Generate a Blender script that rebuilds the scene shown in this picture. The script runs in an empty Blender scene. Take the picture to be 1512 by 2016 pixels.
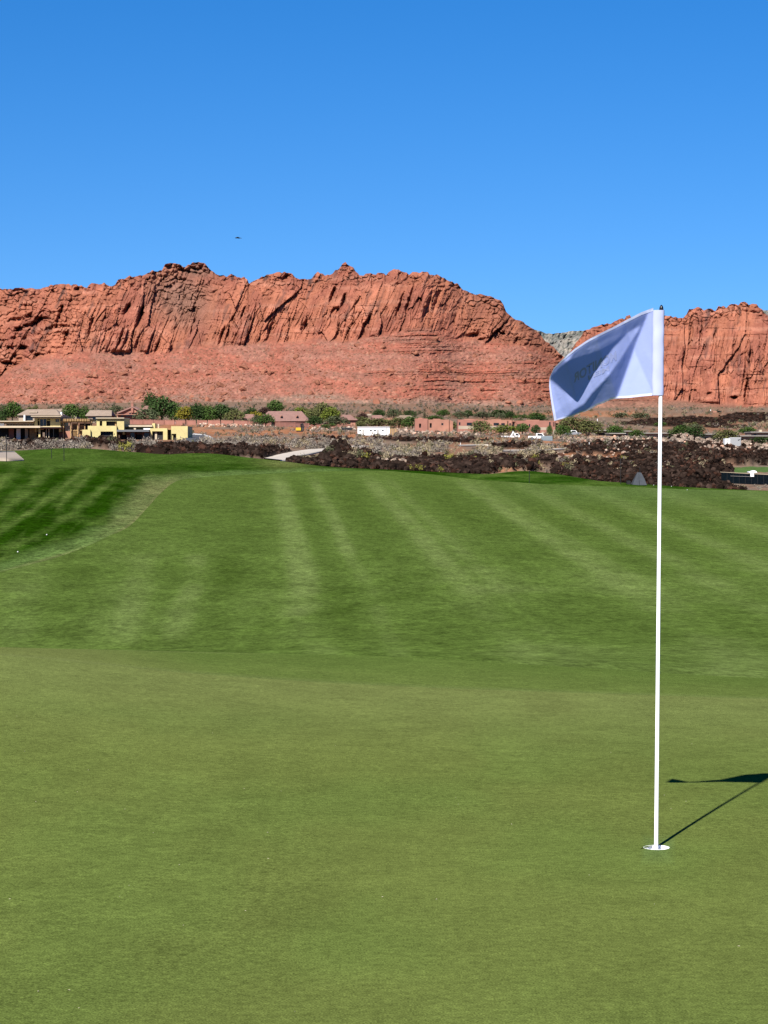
import bpy, bmesh, math, random
import numpy as np
from mathutils import Vector, Matrix

# ------------------------------------------------------------------ camera, sky, sun, exposure
SC = bpy.context.scene
F, CX, CY, HOR, H = 4500.0, 756.0, 1008.0, 889.0, 1.6      # focal length in photo pixels, eye height in metres
PITCH = math.atan((CY - HOR) / F)
cam = bpy.data.cameras.new('camera'); cam_o = bpy.data.objects.new('camera', cam)
SC.collection.objects.link(cam_o)
cam.sensor_fit = 'HORIZONTAL'; cam.sensor_width = 36.0; cam.lens = 36.0 * F / 1512.0
cam.clip_start = 0.1; cam.clip_end = 20000.0
cam_o.location = (0, 0, H); cam_o.rotation_euler = (math.pi / 2 - PITCH, 0, 0)
SC.camera = cam_o

SUN_EL, SUN_AZ = math.radians(41.2), math.radians(200.3)     # azimuth clockwise from +Y: behind the camera, to its left
world = bpy.data.worlds.new('World'); SC.world = world; world.use_nodes = True
wn = world.node_tree.nodes; wl = world.node_tree.links
sky = wn.new('ShaderNodeTexSky'); sky.sky_type = 'NISHITA'; sky.sun_disc = False
sky.sun_elevation = SUN_EL; sky.sun_rotation = SUN_AZ
sky.altitude = 900; sky.air_density = 1.0; sky.dust_density = 0.0; sky.ozone_density = 4.0
hs = wn.new('ShaderNodeHueSaturation'); hs.inputs['Saturation'].default_value = 1.37; hs.inputs['Value'].default_value = 1.0
hs.inputs['Hue'].default_value = 0.508
wtc = wn.new('ShaderNodeTexCoord'); wad = wn.new('ShaderNodeVectorMath'); wad.operation = 'ADD'; wad.inputs[1].default_value = (0, 0, 0.095)
wnm = wn.new('ShaderNodeVectorMath'); wnm.operation = 'NORMALIZE'
wl.new(wtc.outputs['Generated'], wad.inputs[0]); wl.new(wad.outputs[0], wnm.inputs[0]); wl.new(wnm.outputs[0], sky.inputs[0])
wl.new(sky.outputs[0], hs.inputs['Color'])
wl.new(hs.outputs[0], wn['Background'].inputs[0]); wn['Background'].inputs[1].default_value = 0.062

sl = bpy.data.lights.new('sun', 'SUN'); sun = bpy.data.objects.new('sun', sl); SC.collection.objects.link(sun)
sl.energy = 5.0; sl.angle = math.radians(0.53); sl.color = (1.0, 0.95, 0.87)
to_sun = Vector((math.sin(SUN_AZ) * math.cos(SUN_EL), math.cos(SUN_AZ) * math.cos(SUN_EL), math.sin(SUN_EL)))
sun.rotation_euler = (-to_sun).to_track_quat('-Z', 'Y').to_euler()
sun.location = to_sun * 50
SC.view_settings.view_transform = 'Standard'; SC.view_settings.look = 'None'
SC.view_settings.exposure = 1.18; SC.view_settings.gamma = 1.0; SC.view_settings.use_curve_mapping = False
SC.render.engine = 'CYCLES'; SC.cycles.max_bounces = 6; SC.cycles.diffuse_bounces = 3
SC.render.resolution_x = 768; SC.render.resolution_y = 1024

R = random.Random(7); RN = np.random.default_rng(7)
COL = SC.collection

# ------------------------------------------------------------------ small maths
def zat(py, Y):
    """height of the point seen in photo row py at depth Y"""
    return H + Y * np.tan(np.arctan((CY - np.asarray(py, float)) / F) - PITCH)
def xat(px, Y, z):
    return (np.asarray(px, float) - CX) / F * (Y * math.cos(PITCH) - (z - H) * math.sin(PITCH))
def pt(px, py, Y):
    z = float(zat(py, Y)); return Vector((float(xat(px, Y, z)), Y, z))
def pyof(z, Y):
    a = np.arctan2(z - H, Y) + PITCH
    return CY - F * np.tan(a)
def sstep(a, b, x):
    t = np.clip((x - a) / (b - a), 0, 1); return t * t * (3 - 2 * t)
def interp(x, pts):
    p = np.array(pts, float); return np.interp(x, p[:, 0], p[:, 1])

def pchip(x, y, xi):
    x = np.asarray(x, float); y = np.asarray(y, float); h = np.diff(x); d = np.diff(y) / h
    m = np.zeros(len(x)); m[0] = d[0]; m[-1] = d[-1]
    for i in range(1, len(x) - 1):
        if d[i - 1] * d[i] > 0:
            w1 = 2 * h[i] + h[i - 1]; w2 = h[i] + 2 * h[i - 1]
            m[i] = (w1 + w2) / (w1 / d[i - 1] + w2 / d[i])
    k = np.clip(np.searchsorted(x, xi) - 1, 0, len(h) - 1); t = (xi - x[k]) / h[k]
    t = np.clip(t, 0, 1)
    return ((1 + 2 * t) * (1 - t) ** 2 * y[k] + t * (1 - t) ** 2 * h[k] * m[k]
            + t * t * (3 - 2 * t) * y[k + 1] + t * t * (t - 1) * h[k] * m[k + 1])

def _h(ix, iy, seed):
    n = (ix.astype(np.int64) * 374761393 + iy.astype(np.int64) * 668265263 + seed * 1274126177) & 0xFFFFFFFF
    n = ((n ^ (n >> 13)) * 1274126177) & 0xFFFFFFFF
    n = ((n ^ (n >> 15)) * 2246822519) & 0xFFFFFFFF
    return ((n ^ (n >> 16)) & 0xFFFFFF) / float(0xFFFFFF)
def vnoise(x, y, seed=0):
    x = np.asarray(x, float); y = np.asarray(y, float)
    ix = np.floor(x).astype(np.int64); iy = np.floor(y).astype(np.int64); fx = x - ix; fy = y - iy
    u = fx ** 3 * (fx * (fx * 6 - 15) + 10); v = fy ** 3 * (fy * (fy * 6 - 15) + 10)
    a = _h(ix, iy, seed); b = _h(ix + 1, iy, seed); c = _h(ix, iy + 1, seed); d = _h(ix + 1, iy + 1, seed)
    return ((a + (b - a) * u) * (1 - v) + (c + (d - c) * u) * v) * 2 - 1
def fbm(x, y, seed=0, o=4, g=0.5):
    s = 0; a = 1.0; t = 0
    for i in range(o):
        s = s + a * vnoise(x * 2 ** i + 17.3 * i, y * 2 ** i - 9.1 * i, seed + i); t += a; a *= g
    return s / t
def worley(x, y, seed=0):
    x = np.asarray(x, float); y = np.asarray(y, float)
    ix = np.floor(x).astype(np.int64); iy = np.floor(y).astype(np.int64)
    f1 = np.full(x.shape, 9.0); f2 = np.full(x.shape, 9.0); idh = np.zeros(x.shape); id2 = np.zeros(x.shape)
    for dx in (-1, 0, 1):
        for dy in (-1, 0, 1):
            jx = ix + dx; jy = iy + dy
            d = np.hypot(jx + _h(jx, jy, seed) - x, jy + _h(jx, jy, seed + 1) - y)
            n = d < f1
            f2 = np.where(n, f1, np.minimum(f2, d)); f1 = np.where(n, d, f1)
            idh = np.where(n, _h(jx, jy, seed + 2), idh); id2 = np.where(n, _h(jx, jy, seed + 3), id2)
    return f1, f2, idh, id2

# ------------------------------------------------------------------ mesh helpers
def fast_mesh(name, V, Q, col=None, smooth=False):
    V = np.ascontiguousarray(V, np.float32).reshape(-1, 3); Q = np.ascontiguousarray(Q, np.int32)
    me = bpy.data.meshes.new(name); n, k = Q.shape
    me.vertices.add(len(V)); me.vertices.foreach_set('co', V.ravel())
    me.loops.add(n * k); me.loops.foreach_set('vertex_index', Q.ravel())
    me.polygons.add(n); me.polygons.foreach_set('loop_start', np.arange(0, n * k, k, dtype=np.int32))
    me.polygons.foreach_set('use_smooth', np.full(n, smooth, dtype=bool))
    if col is not None:
        a = me.attributes.new('Col', 'FLOAT_COLOR', 'POINT')
        c = np.ones((len(V), 4), np.float32); c[:, :3] = np.asarray(col, np.float32).reshape(-1, 3)
        a.data.foreach_set('color', c.ravel())
    me.update(calc_edges=True)
    return me
def grid_quads(nr, nc, off=0):
    i = np.arange(nr - 1)[:, None] * nc + np.arange(nc - 1)[None, :] + off
    return np.stack([i, i + 1, i + nc + 1, i + nc], -1).reshape(-1, 4)
def link(name, me, mat=None, parent=None):
    o = bpy.data.objects.new(name, me); COL.objects.link(o)
    if mat is not None and me is not None and not me.materials: me.materials.append(mat)
    if parent is not None: o.parent = parent
    return o
def tag(o, label=None, cat=None, group=None, kind=None):
    if label: o['label'] = label
    if cat: o['category'] = cat
    if group: o['group'] = group
    if kind: o['kind'] = kind
    return o
def empty(name, loc, label=None, cat=None, group=None):
    o = bpy.data.objects.new(name, None); COL.objects.link(o); o.location = loc; o.empty_display_size = 0.3
    return tag(o, label, cat, group)

class MB:
    """collects boxes and tubes in world coordinates; build() links them as one mesh"""
    def __init__(s): s.v = []; s.f = []
    def box(s, x0, x1, y0, y1, z0, z1):
        n = len(s.v)
        s.v += [(x0, y0, z0), (x1, y0, z0), (x1, y1, z0), (x0, y1, z0), (x0, y0, z1), (x1, y0, z1), (x1, y1, z1), (x0, y1, z1)]
        s.f += [tuple(n + i for i in q) for q in ((0, 3, 2, 1), (4, 5, 6, 7), (0, 1, 5, 4), (1, 2, 6, 5), (2, 3, 7, 6), (3, 0, 4, 7))]
        return s
    def prism(s, prof, x0, x1):
        """profile of (y, z) points swept along x"""
        n = len(s.v); k = len(prof)
        s.v += [(x0, y, z) for y, z in prof] + [(x1, y, z) for y, z in prof]
        s.f += [tuple(n + i for i in range(k))[::-1], tuple(n + k + i for i in range(k))]
        s.f += [(n + i, n + (i + 1) % k, n + k + (i + 1) % k, n + k + i) for i in range(k)]
        return s
    def prismy(s, prof, y0, y1):
        """profile of (x, z) points swept along y"""
        n = len(s.v); k = len(prof)
        s.v += [(x, y0, z) for x, z in prof] + [(x, y1, z) for x, z in prof]
        s.f += [tuple(n + i for i in range(k)), tuple(n + k + i for i in range(k))[::-1]]
        s.f += [(n + i, n + k + i, n + k + (i + 1) % k, n + (i + 1) % k) for i in range(k)]
        return s
    def tube(s, pts, rad, seg=8, cap=True):
        pts = [Vector(p) for p in pts]; n0 = len(s.v)
        rad = rad if isinstance(rad, (list, tuple)) else [rad] * len(pts)
        for i, p in enumerate(pts):
            d = (pts[min(i + 1, len(pts) - 1)] - pts[max(i - 1, 0)]).normalized()
            a = d.orthogonal().normalized() if abs(d.z) < 0.9 else (Vector((1, 0, 0)) - d * d.x).normalized()
            b = d.cross(a)
            for k in range(seg):
                t = 2 * math.pi * k / seg; s.v.append(tuple(p + (a * math.cos(t) + b * math.sin(t)) * rad[i]))
        for i in range(len(pts) - 1):
            for k in range(seg):
                a0 = n0 + i * seg + k; a1 = n0 + i * seg + (k + 1) % seg
                s.f.append((a0, a1, a1 + seg, a0 + seg))
        if cap:
            s.f.append(tuple(n0 + k for k in range(seg))[::-1]); e = n0 + (len(pts) - 1) * seg
            s.f.append(tuple(e + k for k in range(seg)))
        return s
    def build(s, name, mat, parent=None, smooth=False, bevel=0):
        o0 = Vector((0, 0, 0)) if parent is None else parent.location
        me = bpy.data.meshes.new(name)
        me.from_pydata([tuple(Vector(v) - o0) for v in s.v], [], s.f)
        bm = bmesh.new(); bm.from_mesh(me); bmesh.ops.recalc_face_normals(bm, faces=bm.faces)
        if bevel:
            bmesh.ops.bevel(bm, geom=[e for e in bm.edges], offset=bevel, segments=1, affect='EDGES', clamp_overlap=True)
        bm.to_mesh(me); bm.free()
        if smooth: me.polygons.foreach_set('use_smooth', [True] * len(me.polygons))
        return link(name, me, mat, parent)
    def mesh(s, name, mat):
        me = bpy.data.meshes.new(name); me.from_pydata(s.v, [], s.f)
        bm = bmesh.new(); bm.from_mesh(me); bmesh.ops.recalc_face_normals(bm, faces=bm.faces); bm.to_mesh(me); bm.free()
        me.materials.append(mat); return me

# ------------------------------------------------------------------ materials
def mat(name, color=(0.5, 0.5, 0.5), rough=0.85, attr=False, noises=(), bump=None, metal=0.0, spec=0.3, rnd=0.0, sheen=0.0, alb=0.54):
    """noises: (scale, low, high, detail) multiply the colour; bump: (scale, strength, distance)"""
    m = bpy.data.materials.new(name); m.use_nodes = True; nt = m.node_tree; N = nt.nodes; L = nt.links
    b = N['Principled BSDF']; b.inputs['Roughness'].default_value = rough; b.inputs['Metallic'].default_value = metal
    b.inputs['Specular IOR Level'].default_value = spec
    if sheen: b.inputs['Sheen Weight'].default_value = sheen
    tc = N.new('ShaderNodeTexCoord')
    if attr:
        at = N.new('ShaderNodeAttribute'); at.attribute_name = 'Col'; src = at.outputs['Color']
    else:
        rg = N.new('ShaderNodeRGB'); rg.outputs[0].default_value = (*color, 1); src = rg.outputs[0]
    vm = N.new('ShaderNodeVectorMath'); vm.operation = 'SCALE'; vm.inputs['Scale'].default_value = alb; L.new(src, vm.inputs[0]); src = vm.outputs[0]
    for nt_ in noises:
        sc, lo, hi, det = nt_[:4]
        nz = N.new('ShaderNodeTexNoise'); nz.inputs['Scale'].default_value = sc; nz.inputs['Detail'].default_value = det
        nz.inputs['Roughness'].default_value = 0.6
        vec = tc.outputs['Object']
        if len(nt_) > 4:
            mp = N.new('ShaderNodeMapping'); mp.inputs['Scale'].default_value = (1, nt_[4], 1); L.new(vec, mp.inputs[0]); vec = mp.outputs[0]
        L.new(vec, nz.inputs['Vector'])
        mr = N.new('ShaderNodeMapRange'); mr.inputs['From Min'].default_value = 0.3; mr.inputs['From Max'].default_value = 0.7
        mr.inputs['To Min'].default_value = lo; mr.inputs['To Max'].default_value = hi
        L.new(nz.outputs['Fac'], mr.inputs['Value'])
        vm = N.new('ShaderNodeVectorMath'); vm.operation = 'SCALE'
        L.new(src, vm.inputs[0]); L.new(mr.outputs[0], vm.inputs['Scale']); src = vm.outputs[0]
    if rnd:
        oi = N.new('ShaderNodeObjectInfo'); mr = N.new('ShaderNodeMapRange')
        mr.inputs['To Min'].default_value = 1 - rnd; mr.inputs['To Max'].default_value = 1 + rnd
        L.new(oi.outputs['Random'], mr.inputs['Value'])
        vm = N.new('ShaderNodeVectorMath'); vm.operation = 'SCALE'
        L.new(src, vm.inputs[0]); L.new(mr.outputs[0], vm.inputs['Scale']); src = vm.outputs[0]
    L.new(src, b.inputs['Base Color'])
    if bump:
        nz = N.new('ShaderNodeTexNoise'); nz.inputs['Scale'].default_value = bump[0]; nz.inputs['Detail'].default_value = 4
        L.new(tc.outputs['Object'], nz.inputs['Vector'])
        bp = N.new('ShaderNodeBump'); bp.inputs['Strength'].default_value = bump[1]; bp.inputs['Distance'].default_value = bump[2]
        L.new(nz.outputs['Fac'], bp.inputs['Height']); L.new(bp.outputs[0], b.inputs['Normal'])
    return m
# ------------------------------------------------------------------ the lie of the land
PXC = [-600, 0, 378, 756, 1134, 1512, 2100]
ROWS = [  # depth, then heights (z) or the photo rows they show at (p), for the columns above
    (0.3, 'z', [0, 0, 0, 0, 0, 0, 0]), (6, 'z', [0, 0, 0, 0, 0, 0, 0]),
    (9.2, 'z', [.05, .03, .01, 0, 0, 0, -.05]), (13, 'z', [.13, .09, .03, -.01, -.04, -.06, -.12]),
    (16, 'p', [1262, 1290, 1326, 1350, 1364, 1376, 1390]), (18.5, 'p', [1255, 1274, 1283, 1292, 1314, 1335, 1345]),
    (25, 'z', [-.9, -.85, -.75, -.65, -.62, -.65, -.8]), (35, 'z', [-1.2, -1.15, -1.15, -1.1, -1.1, -1.1, -1.2]),
    (50, 'z', [-.9, -1.05, -1.25, -1.3, -1.4, -1.45, -1.5]), (70, 'z', [-.4, -.55, -1.05, -1.2, -1.45, -1.6, -1.7]),
    (95, 'z', [.2, .1, -.7, -.95, -1.35, -1.6, -1.8]), (120, 'z', [.75, .65, -.2, -.55, -1.1, -1.5, -1.7]),
    (145, 'z', [1.05, 1.0, .45, -.05, -.75, -1.38, -1.6]), (165, 'z', [1.05, 1.05, .75, .3, -.45, -1.26, -1.5]),
    (185, 'p', [901, 899, 905, 926, 945, 967, 968]), (200, 'p', [893, 893, 899, 921, 938, 964, 966]),
    (220, 'p', [888, 888, 894, 913, 929, 963, 965]), (260, 'p', [880, 880, 885, 903, 915, 941, 946]),
    (300, 'p', [876, 876, 880, 895, 904, 924, 929]), (350, 'p', [872, 872, 875, 887, 894, 910, 914]),
    (420, 'p', [868, 868, 870, 877, 884, 896, 900]), (480, 'p', [866, 866, 866, 871, 877, 886, 890]),
    (600, 'p', [857, 857, 857, 861, 866, 873, 876]), (750, 'p', [847, 847, 847, 850, 856, 862, 866]),
    (900, 'p', [838, 838, 838, 840, 847, 854, 858]), (1000, 'p', [831, 831, 831, 834, 841, 848, 852]),
    (1150, 'p', [824, 824, 822, 826, 832, 836, 838]), (1300, 'p', [815, 815, 810, 814, 820, 824, 826]),
    (1450, 'p', [806, 806, 800, 803, 809, 812, 814]), (1620, 'p', [797, 797, 792, 796, 802, 803, 806])]
_rows = [(Y, [float(v) if k == 'z' else float(zat(v, Y)) for v in vals]) for Y, k, vals in ROWS]
_rows += [(2600, _rows[-1][1]), (7000, _rows[-1][1])]
PXG = np.arange(-900, 2401, 6.0); LYG = np.linspace(math.log(0.3), math.log(7000), 900)
_A = np.array([pchip(PXC, v, np.clip(PXG, -600, 2100)) for _, v in _rows])            # rows x px
ZG = np.stack([pchip(np.log([r[0] for r in _rows]), _A[:, j], LYG) for j in range(len(PXG))])  # px x Y
_k = np.exp(-0.5 * (np.arange(-12, 13) / 6.0) ** 2); _k /= _k.sum()
ZG = np.stack([np.convolve(np.pad(ZG[:, j], 12, mode='edge'), _k, 'valid') for j in range(ZG.shape[1])], 1)
def zbase(px, Y):
    px = np.clip(np.asarray(px, float), -899, 2399); ly = np.clip(np.log(np.asarray(Y, float)), LYG[0], LYG[-1] - 1e-6)
    a = (px - PXG[0]) / 6.0; i = np.clip(a.astype(int), 0, len(PXG) - 2); fa = a - i
    b = (ly - LYG[0]) / (LYG[1] - LYG[0]); j = np.clip(b.astype(int), 0, len(LYG) - 2); fb = b - j
    return (ZG[i, j] * (1 - fa) * (1 - fb) + ZG[i + 1, j] * fa * (1 - fb) + ZG[i, j + 1] * (1 - fa) * fb + ZG[i + 1, j + 1] * fa * fb)
def Yof(px, py, lo, hi):
    """depth at which the base ground is seen in row py (ground rising on the way back)"""
    px, py = np.broadcast_arrays(np.asarray(px, float), np.asarray(py, float))
    lo = np.full(px.shape, float(lo)); hi = np.full(px.shape, float(hi))
    for _ in range(40):
        m = np.sqrt(lo * hi); below = pyof(zbase(px, m), m) > py
        lo = np.where(below, m, lo); hi = np.where(below, hi, m)
    return np.sqrt(lo * hi)
def Yd(px, py): return Yof(px, py, 186, 1620)
ROUGH_EDGE = [(-600, 1250), (-300, 1200), (0, 1128), (100, 1100), (200, 1070), (250, 1043), (290, 1008), (315, 975), (330, 955), (350, 945),
              (420, 938), (520, 932), (600, 928), (756, 926), (860, 935), (940, 945), (1050, 952), (1200, 958), (1350, 963), (1512, 967.3), (2100, 969)]
YR = [(-900, 215), (250, 215), (300, 207), (400, 196), (520, 186), (620, 177), (756, 172), (900, 172), (960, 177), (1050, 193), (1130, 190),
      (1200, 182), (1300, 176), (1380, 171), (1512, 169.5), (2400, 169)]
_yf = Yof(PXG, interp(PXG, ROUGH_EDGE), 27, 164)
_yf = np.convolve(np.pad(_yf, 4, mode='edge'), np.ones(9) / 9, 'valid')
def Yf(px): return np.interp(px, PXG, _yf)
def Yr(px): return interp(px, YR)
Yr_ = Yr
def g2(px, Y, c, sx, yc, sy): return np.exp(-0.5 * ((px - c) / sx) ** 2 - 0.5 * ((Y - yc) / sy) ** 2)
def zgolf(px, Y):
    px = np.asarray(px, float); Y = np.asarray(Y, float); X = (px - CX) / F * Y
    z = zbase(px, Y)
    z = z + .47 * g2(px, Y, 150, 80, 204, 13) + .55 * g2(px, Y, 402, 75, 183, 11) + .5 * g2(px, Y, 1045, 62, 186, 9) + .22 * g2(px, Y, 540, 60, 176, 8)
    sw = sstep(28, 45, Y) * (1 - sstep(140, 165, Y))
    z = z + sw * .08 * fbm(X / 9.0, Y / 22.0, 5, 2)
    yc = interp(px, [(700, 92), (830, 95), (1000, 104), (1512, 108), (2100, 108)])
    z = z + .22 * sstep(740, 960, px) * np.exp(-0.5 * ((Y - yc) / 6.0) ** 2)
    yc = interp(px, [(0, 60), (250, 66), (460, 66), (600, 62)])
    z = z + .13 * (1 - sstep(430, 620, px)) * sstep(60, 200, px) * np.exp(-0.5 * ((Y - yc) / 4.0) ** 2)
    return z

def blobs(px, py, L, s=0):
    """0..1 membership in a union of soft noisy ellipses given in rows and columns of the base ground"""
    px = np.asarray(px, float); py = np.asarray(py, float); m = np.zeros(np.broadcast(px, py).shape)
    for (cx, cy, rx, ry) in L:
        d = np.sqrt(((px - cx) / rx) ** 2 + ((py - cy) / ry) ** 2)
        m = np.maximum(m, 1 - sstep(.55, 1.25, d))
    n = fbm(px / 26.0, py / 6.5, 40 + s, 4) * .75
    return sstep(.3, .62, m + n * (m > .02))
LAVA = [(420, 901, 130, 7), (90, 874, 30, 4), (200, 868, 40, 4), (60, 881, 50, 6), (170, 876, 40, 6), (225, 880, 40, 8), (330, 893, 80, 7), (355, 886, 60, 6), (470, 893, 100, 8), (520, 900, 40, 7),
        (655, 911, 85, 17), (670, 892, 30, 18), (722, 905, 26, 18), (800, 921, 70, 9), (905, 920, 110, 16), (1010, 912, 60, 9),
        (870, 868, 110, 5), (780, 866, 60, 4), (1020, 881, 50, 5), (640, 867, 60, 3), (1300, 908, 240, 38), (1200, 944, 130, 17),
        (1140, 925, 60, 9), (1390, 940, 70, 28), (1160, 885, 60, 9), (1480, 902, 70, 14), (1090, 906, 45, 13), (1250, 876, 90, 8),
        (655, 926, 95, 13), (800, 931, 80, 9), (900, 934, 90, 12), (1290, 957, 200, 18), (1400, 958, 60, 14), (1130, 938, 50, 8), (1000, 927, 70, 10), (590, 921, 40, 8)]
LAVA_FAR = [(1370, 829, 110, 9), (1490, 821, 90, 12), (1290, 833, 80, 7), (1430, 840, 60, 3), (1540, 825, 80, 10)]
DIRT = [(1165, 905, 78, 8), (1240, 920, 42, 5), (1105, 897, 40, 6), (1345, 880, 30, 6), (1440, 893, 60, 6), (1500, 890, 30, 8), (1000, 866, 80, 6), (1060, 872, 60, 6),
        (1110, 876, 70, 6), (420, 850, 50, 5), (560, 850, 60, 5), (640, 852, 50, 4), (470, 855, 60, 4), (350, 842, 60, 6), (700, 858, 40, 4), (1180, 815, 130, 8),
        (960, 935, 60, 5), (1330, 868, 20, 6), (420, 838, 30, 4), (610, 842, 40, 3)]
NOLAVA = [(590, 895, 75, 13), (1235, 918, 42, 5), (1120, 900, 40, 5), (700, 880.5, 60, 4), (1165, 905, 74, 6), (1472, 924, 75, 9), (1480, 945, 52, 20)]
def path_mask(px, py):
    u = interp(px, [(500, 910), (520, 905), (545, 897.5), (575, 891), (605, 886.5), (640, 884), (670, 882)]); l = interp(px, [(500, 912), (552, 916), (575, 907), (600, 899), (630, 892), (655, 888), (670, 886)])
    return sstep(-3, 0, py - u) * sstep(-3, 0, l - py) * sstep(505, 520, px) * (1 - sstep(655, 670, px))
def lava_mask(px, py):
    return np.maximum(blobs(px, py, LAVA, 0) * (1 - .0), blobs(px, py, LAVA_FAR, 1)) * (1 - blobs(px, py, NOLAVA[1:], 2)) * (1 - path_mask(px, py))
def desert_bump(px, Y, pyb=None):
    px = np.asarray(px, float); Y = np.asarray(Y, float); X = (px - CX) / F * Y
    if pyb is None: pyb = pyof(zbase(px, Y), Y)
    lm = lava_mask(px, pyb); near = 1 - sstep(330, 700, Y)
    rough = fbm(X / 5.0, Y / 9.0, 11, 4)
    b = lm * (0.22 + 0.48 * near) * (.75 + .75 * rough)
    b = b + .75 * g2(px, Y, 665, 22, 208, 9) * lm + .55 * g2(px, Y, 722, 10, 206, 8) + .3 * g2(px, Y, 905, 80, 200, 9) * lm
    b = b + lm * sstep(1150, 1300, px) * near * .5
    b = b + .12 * fbm(X / 7.0, Y / 14.0, 21, 3) * sstep(200, 260, Y)
    b = b + .55 * g2(px, Y, 1322, 14, float(Yd(1322, 884)), 9) + .5 * g2(px, Y, 1352, 15, float(Yd(1352, 884)), 9) + 1.6 * g2(px, Y, 1345, 22, float(Yd(1345, 872)), 16)
    front = interp(px, [(500, 914), (552, 916), (575, 907), (600, 899), (630, 892), (655, 888)]); fr = sstep(-1, 1, pyb - front) * (px > 505) * (1 - sstep(630, 660, px)) * (1 - sstep(20, 34, pyb - front))
    b = b * (1 - .8 * fr)
    flat = np.maximum(blobs(px, pyb, [(700, 880.5, 70, 4), (1472, 924, 80, 9), (400, 863, 40, 8)], 3), path_mask(px, pyb + 0)); flat = np.maximum(flat, sstep(1380, 1430, px) * (Y < 262) * (pyb > 926))
    return b * (1 - .9 * flat) * sstep(0, 6, Y - Yr(px))
def ground(px, Y):
    """height of the ground as built, everywhere"""
    px = np.asarray(px, float); Y = np.asarray(Y, float)
    return zgolf(px, Y) + np.where(Y > Yr(px), desert_bump(px, Y), 0)
def on(px, py, lo=186, hi=1620, dz=0.0):
    """the point of the ground whose base is seen at (px, py)"""
    Y = float(Yof(px, py, lo, hi)); z = float(ground(px, Y)); return Vector((float(xat(px, Y, z)), Y, z + dz))

# ------------------------------------------------------------------ ground sheets (columns fan out from the eye point, all round)
_c_in = np.arange(-80, 1593, 2.6); _c_l = np.linspace(-1400, -80, 90, endpoint=False); _c_r = np.linspace(_c_in[-1] + 8, 2912, 90)
PXCOL = np.concatenate([_c_l, _c_in, _c_r]); TH0 = math.atan((1400 + CX) / F)
_out = np.linspace(TH0, math.pi, 40)[1:]
TH = np.concatenate([-_out[::-1], np.arctan((PXCOL - CX) / F), _out])
PXA = np.concatenate([np.full(39, -1400.), PXCOL, np.full(39, 2912.)])
RS = np.where(np.abs(TH) > TH0, 1 / math.cos(TH0), 1 / np.cos(np.clip(TH, -TH0, TH0)))
NCOL = len(TH)
def sheet(name, Ya, Yb, n, zf, colf, m, spacing='inv', kind='structure', lift=0.0):
    t = np.linspace(0, 1, n)[:, None]; Ya = np.broadcast_to(Ya, PXA.shape)[None]; Yb = np.broadcast_to(Yb, PXA.shape)[None]
    if spacing == 'inv': Y = 1 / (1 / Ya * (1 - t) + 1 / Yb * t)
    elif spacing == 'log': Y = np.exp(np.log(Ya) * (1 - t) + np.log(Yb) * t)
    else: Y = Ya * (1 - t) + Yb * t
    px = np.broadcast_to(PXA[None], Y.shape)
    z = zf(px, Y) + lift
    r = Y * RS[None]
    V = np.stack([r * np.sin(TH)[None], r * np.cos(TH)[None], z], -1)
    c = colf(px, Y, V)
    o = link(name, fast_mesh(name, V, grid_quads(n, NCOL), c, True), m); tag(o, kind=kind)
    return o, V
def mix(a, b, t): return a * (1 - t[..., None]) + b * t[..., None]
A = lambda *c: np.array(c, float)

M_GREEN = mat('green_turf', attr=True, rough=.9, spec=0, noises=[(150, .50, 1.55, 3), (30, .78, 1.22, 3), (5, .90, 1.1, 3), (1.1, .94, 1.07, 3)], bump=(130, .5, .006), sheen=.0)
M_FAIR = mat('fairway_turf', attr=True, rough=.9, spec=0, noises=[(30, .6, 1.42, 3), (9, .68, 1.36, 4, .35), (3.2, .80, 1.21, 4, .28), (.9, .86, 1.15, 4, .4)], bump=(18, .6, .03))
M_ROUGH = mat('rough_turf', attr=True, rough=.9, spec=0, noises=[(11, .45, 1.6, 3), (4.0, .55, 1.5, 5, .35), (1.2, .75, 1.25, 4, .3)], bump=(8, .9, .08))
M_DESERT = mat('desert_soil', attr=True, rough=.95, spec=0, noises=[(1.6, .7, 1.3, 4), (.25, .82, 1.18, 4)], bump=(1.3, .7, .4))

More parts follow.
